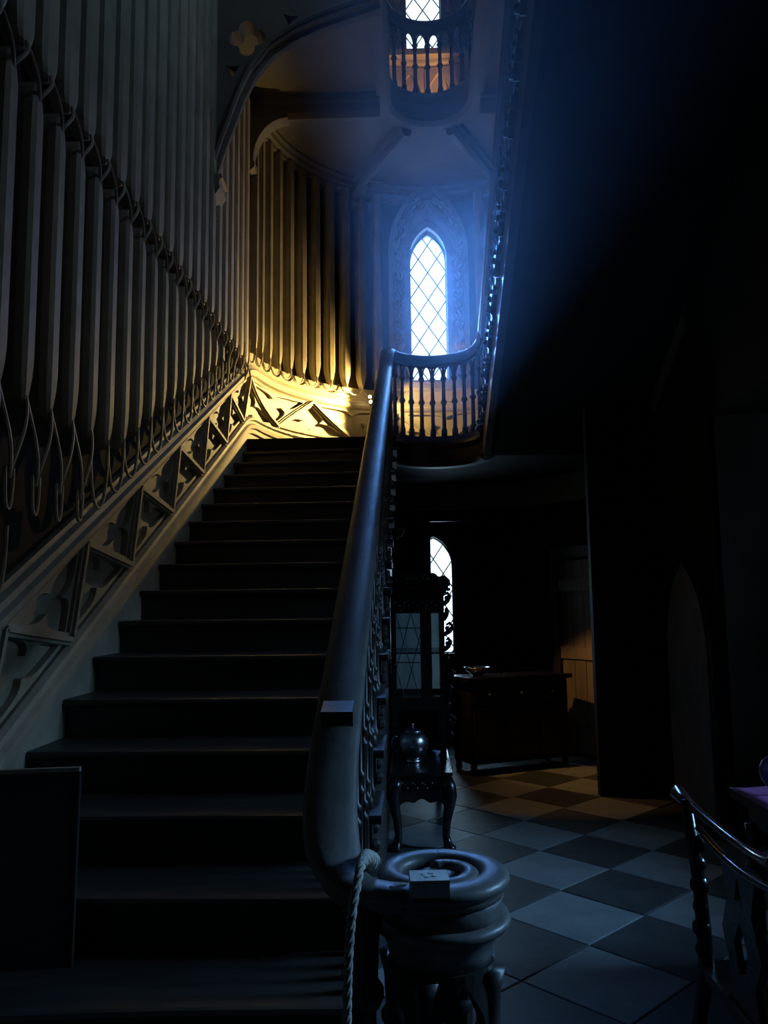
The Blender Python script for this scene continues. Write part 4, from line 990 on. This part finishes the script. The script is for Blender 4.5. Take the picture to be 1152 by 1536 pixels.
for y in (2.72, 2.09):
    MB().tube([rel((xb - 0.02, y, 0.0)), rel((xb + 0.0, y, 0.25)), rel((xb + 0.04, y, 0.44)), rel((xb + 0.03, y, 0.7)), rel((xb, y, 0.96))], [0.02, 0.022, 0.026, 0.022, 0.018], 8).build('back_post', BLACKWOOD, ch, True)
    kn = MB()
    for j in range(6): kn.ball(rel((xb + 0.03, y, 0.5 + j * 0.065)), 0.026 + 0.006 * (j % 2), 8, 5)
    kn.build('post_carving', BLACKWOOD, ch, True)
    MB().tube([rel((1.40, y, 0.0)), rel((1.415, y, 0.2)), rel((1.40, y, 0.42))], [0.022, 0.02, 0.03], 8).build('front_leg', BLACKWOOD, ch, True)
    MB().tube([rel((xb, y, 0.16)), rel((1.41, y, 0.16))], 0.012, 6).build('stretcher', BLACKWOOD, ch)
sp = [(2.30, 0.46), (2.51, 0.46), (2.49, 0.55), (2.54, 0.64), (2.49, 0.74), (2.53, 0.86), (2.28, 0.86), (2.32, 0.74), (2.27, 0.64), (2.32, 0.55)]
MB().prism(sp, [[(2.38, 0.55), (2.43, 0.55), (2.45, 0.63), (2.405, 0.70), (2.36, 0.63)], [(2.375, 0.75), (2.435, 0.75), (2.405, 0.82)]], lambda u, v, d: rel((xb + 0.04 + d, u, v)), -0.01, 0.01).build('splat', BLACKWOOD, ch)
stt = MB(); stt.box(xb + 0.02 - cx_, 1.43 - cx_, 2.06 - cy_, 2.75 - cy_, 0.42, 0.455); stt.build('seat', BLACKWOOD, ch)
ap = carved_apron(0.6, 0.07, 3); MB().prism(ap, [], lambda u, v, d: rel((1.40 + d, 2.11 + u, 0.42 + v)), 0, 0.02).build('apron', BLACKWOOD, ch)
tr = thing('table', 'dark table covered with a purple cloth beside the carved chair', 'table', (1.95, 3.0, 0))
MB().box(-0.50, 0.5, -0.9, 0.885, 0.70, 0.735).build('tabletop', BLACKWOOD, tr)
MB().box(-0.44, 0.44, -0.84, 0.82, 0.60, 0.70).build('frieze', BLACKWOOD, tr)
for sx in (-0.43, 0.43):
    for sy in (-0.82, 0.80): MB().lathe([(0.03, 0), (0.04, 0.04), (0.025, 0.1), (0.03, 0.3), (0.042, 0.4), (0.028, 0.5), (0.04, 0.6)], (sx, sy, 0), 12).build('leg', BLACKWOOD, tr, True)
cl = MB(); NX, NY = 14, 22; vs = []; fs = []
for i in range(NX + 1):
    for j in range(NY + 1):
        x = 1.452 + 0.9 * i / NX; y = 2.15 + 1.735 * j / NY; vs.append((x, y, 0.742 + 0.004 * math.sin(9 * x + 14 * y) + 0.003 * math.sin(31 * x - 11 * y)))
n1 = len(vs); vs += [(a, b, 0.736) for a, b, c in vs]
idx = lambda i, j: i * (NY + 1) + j
for i in range(NX):
    for j in range(NY): fs.append((idx(i, j), idx(i + 1, j), idx(i + 1, j + 1), idx(i, j + 1)))
for i in range(NX):
    for j in (0, NY): fs.append((idx(i, j), idx(i + 1, j), idx(i + 1, j) + n1, idx(i, j) + n1))
for j in range(NY):
    for i in (0, NX): fs.append((idx(i, j), idx(i, j + 1), idx(i, j + 1) + n1, idx(i, j) + n1))
co = pyd('tablecloth', vs, fs, PURPLE, None, True); tag(co, 'purple cloth spread over the dark table', 'tablecloth')
pl = thing('china_plate', 'blue and white china plate propped upright on the purple cloth', 'plate', (1.622, 3.74, 0.748))
pm = MB(); pm.lathe([(0.001, 0.0), (0.045, 0.0), (0.075, 0.010), (0.078, 0.014), (0.05, 0.007), (0.001, 0.006)], (0, 0, 0), 28); po = pm.build('dish', CHINA, pl, True); po.location = (0, 0, 0.085); po.rotation_euler = (1.35, 0, -0.35)
pm = MB(); pm.tube([(0.079 * math.cos(2 * PI * i / 28), 0.079 * math.sin(2 * PI * i / 28), 0.012) for i in range(29)], 0.003, 6, False); pr_ = pm.build('rim', SILVER, pl, True); pr_.location = (0, 0, 0.085); pr_.rotation_euler = (1.35, 0, -0.35)
stn = MB(); stn.tube([(-0.03, -0.03, 0.002), (-0.03, 0.02, 0.002), (-0.03, 0.045, 0.10)], 0.004, 6); stn.tube([(0.03, -0.03, 0.002), (0.03, 0.02, 0.002), (0.03, 0.045, 0.10)], 0.004, 6); stn.tube([(-0.03, 0.045, 0.1), (0.03, 0.045, 0.1)], 0.004, 6); stn.build('stand', BLACKWOOD, pl)

# ------------------------------------------------------------------ board on the stairs and rope
bo_ = thing('notice_board', 'plain black board propped on a lower stair tread by the wall', 'board', (-1.325, 2.52, 3 * RIS)); bo_.rotation_euler = (-0.06, 0, 0.17)
MB().box(-0.26, 0.26, -0.010, 0.010, 0.0, 0.575).build('panel', BOARDM, bo_)
MB().box(-0.265, 0.265, -0.014, 0.014, 0.575, 0.588).build('lit_top_edge', PALE, bo_)  # pale strip paints in the light catching the board's top
MB().box(0.26, 0.267, -0.012, 0.012, 0.0, 0.575).build('side_edge', BOARDM, bo_)
rp = thing('rope', 'twisted pale rope looped over the handrail foot and hanging down', 'rope', (-0.03, 1.80, RIS))
rpts = [P(556, 1292, 1.93), P(549, 1286, 1.86), P(541, 1300, 1.79), P(536, 1325, 1.755), P(531, 1350, 1.735), P(527, 1380, 1.725), P(523, 1430, 1.72), P(521, 1490, 1.72), P(520, 1560, 1.72), P(519, 1640, 1.72)]
dense = []
for i in range(len(rpts) - 1):
    p0, p1, p2, p3 = rpts[max(i - 1, 0)], rpts[i], rpts[i + 1], rpts[min(i + 2, len(rpts) - 1)]
    for j in range(10):
        t = j / 10; dense.append(0.5 * ((2 * p1) + (p2 - p0) * t + (2 * p0 - 5 * p1 + 4 * p2 - p3) * t * t + (3 * p1 - p0 - 3 * p2 + p3) * t ** 3))
for q in range(3):
    pts = []; rr_ = []; L = 0; up = Vector((1, 0, 0))
    for i, p in enumerate(dense):
        if i: L += (p - dense[i - 1]).length
        t = (dense[min(i + 1, len(dense) - 1)] - dense[max(i - 1, 0)]).normalized(); a1 = (up - t * up.dot(t)).normalized(); a2 = t.cross(a1)
        tp = 1.25 - 0.7 * min(1, L / 0.16); rr_.append(0.0105 * tp); an = L / 0.075 * 2 * PI + q * 2 * PI / 3; pts.append(p + (a1 * math.cos(an) + a2 * math.sin(an)) * 0.0085 * tp - Vector((-0.03, 1.80, RIS)))
    MB().tube(pts, rr_, 8).build('rope_strand', ROPE, rp, True)

# ------------------------------------------------------------------ added haze volume carrying the blue lens glare round the window
hz = MB().box(-0.34, 2.1, 1.2, 9.2, 3.2, 5.9).build('glare_haze', None); HM = bpy.data.materials.new('glare_haze_volume'); HM.use_nodes = True; nt = HM.node_tree
nt.nodes.remove(nt.nodes['Principled BSDF']); vsn = nt.nodes.new('ShaderNodeVolumeScatter'); vsn.inputs['Density'].default_value = 0.034; vsn.inputs['Anisotropy'].default_value = 0.62; vsn.inputs['Color'].default_value = (0.7, 0.82, 1.0, 1)
nt.links.new(vsn.outputs[0], nt.nodes['Material Output'].inputs['Volume']); hz.data.materials.append(HM)
tag(hz, 'faint bluish haze added for the glare around the landing window', 'haze', kind='stuff')
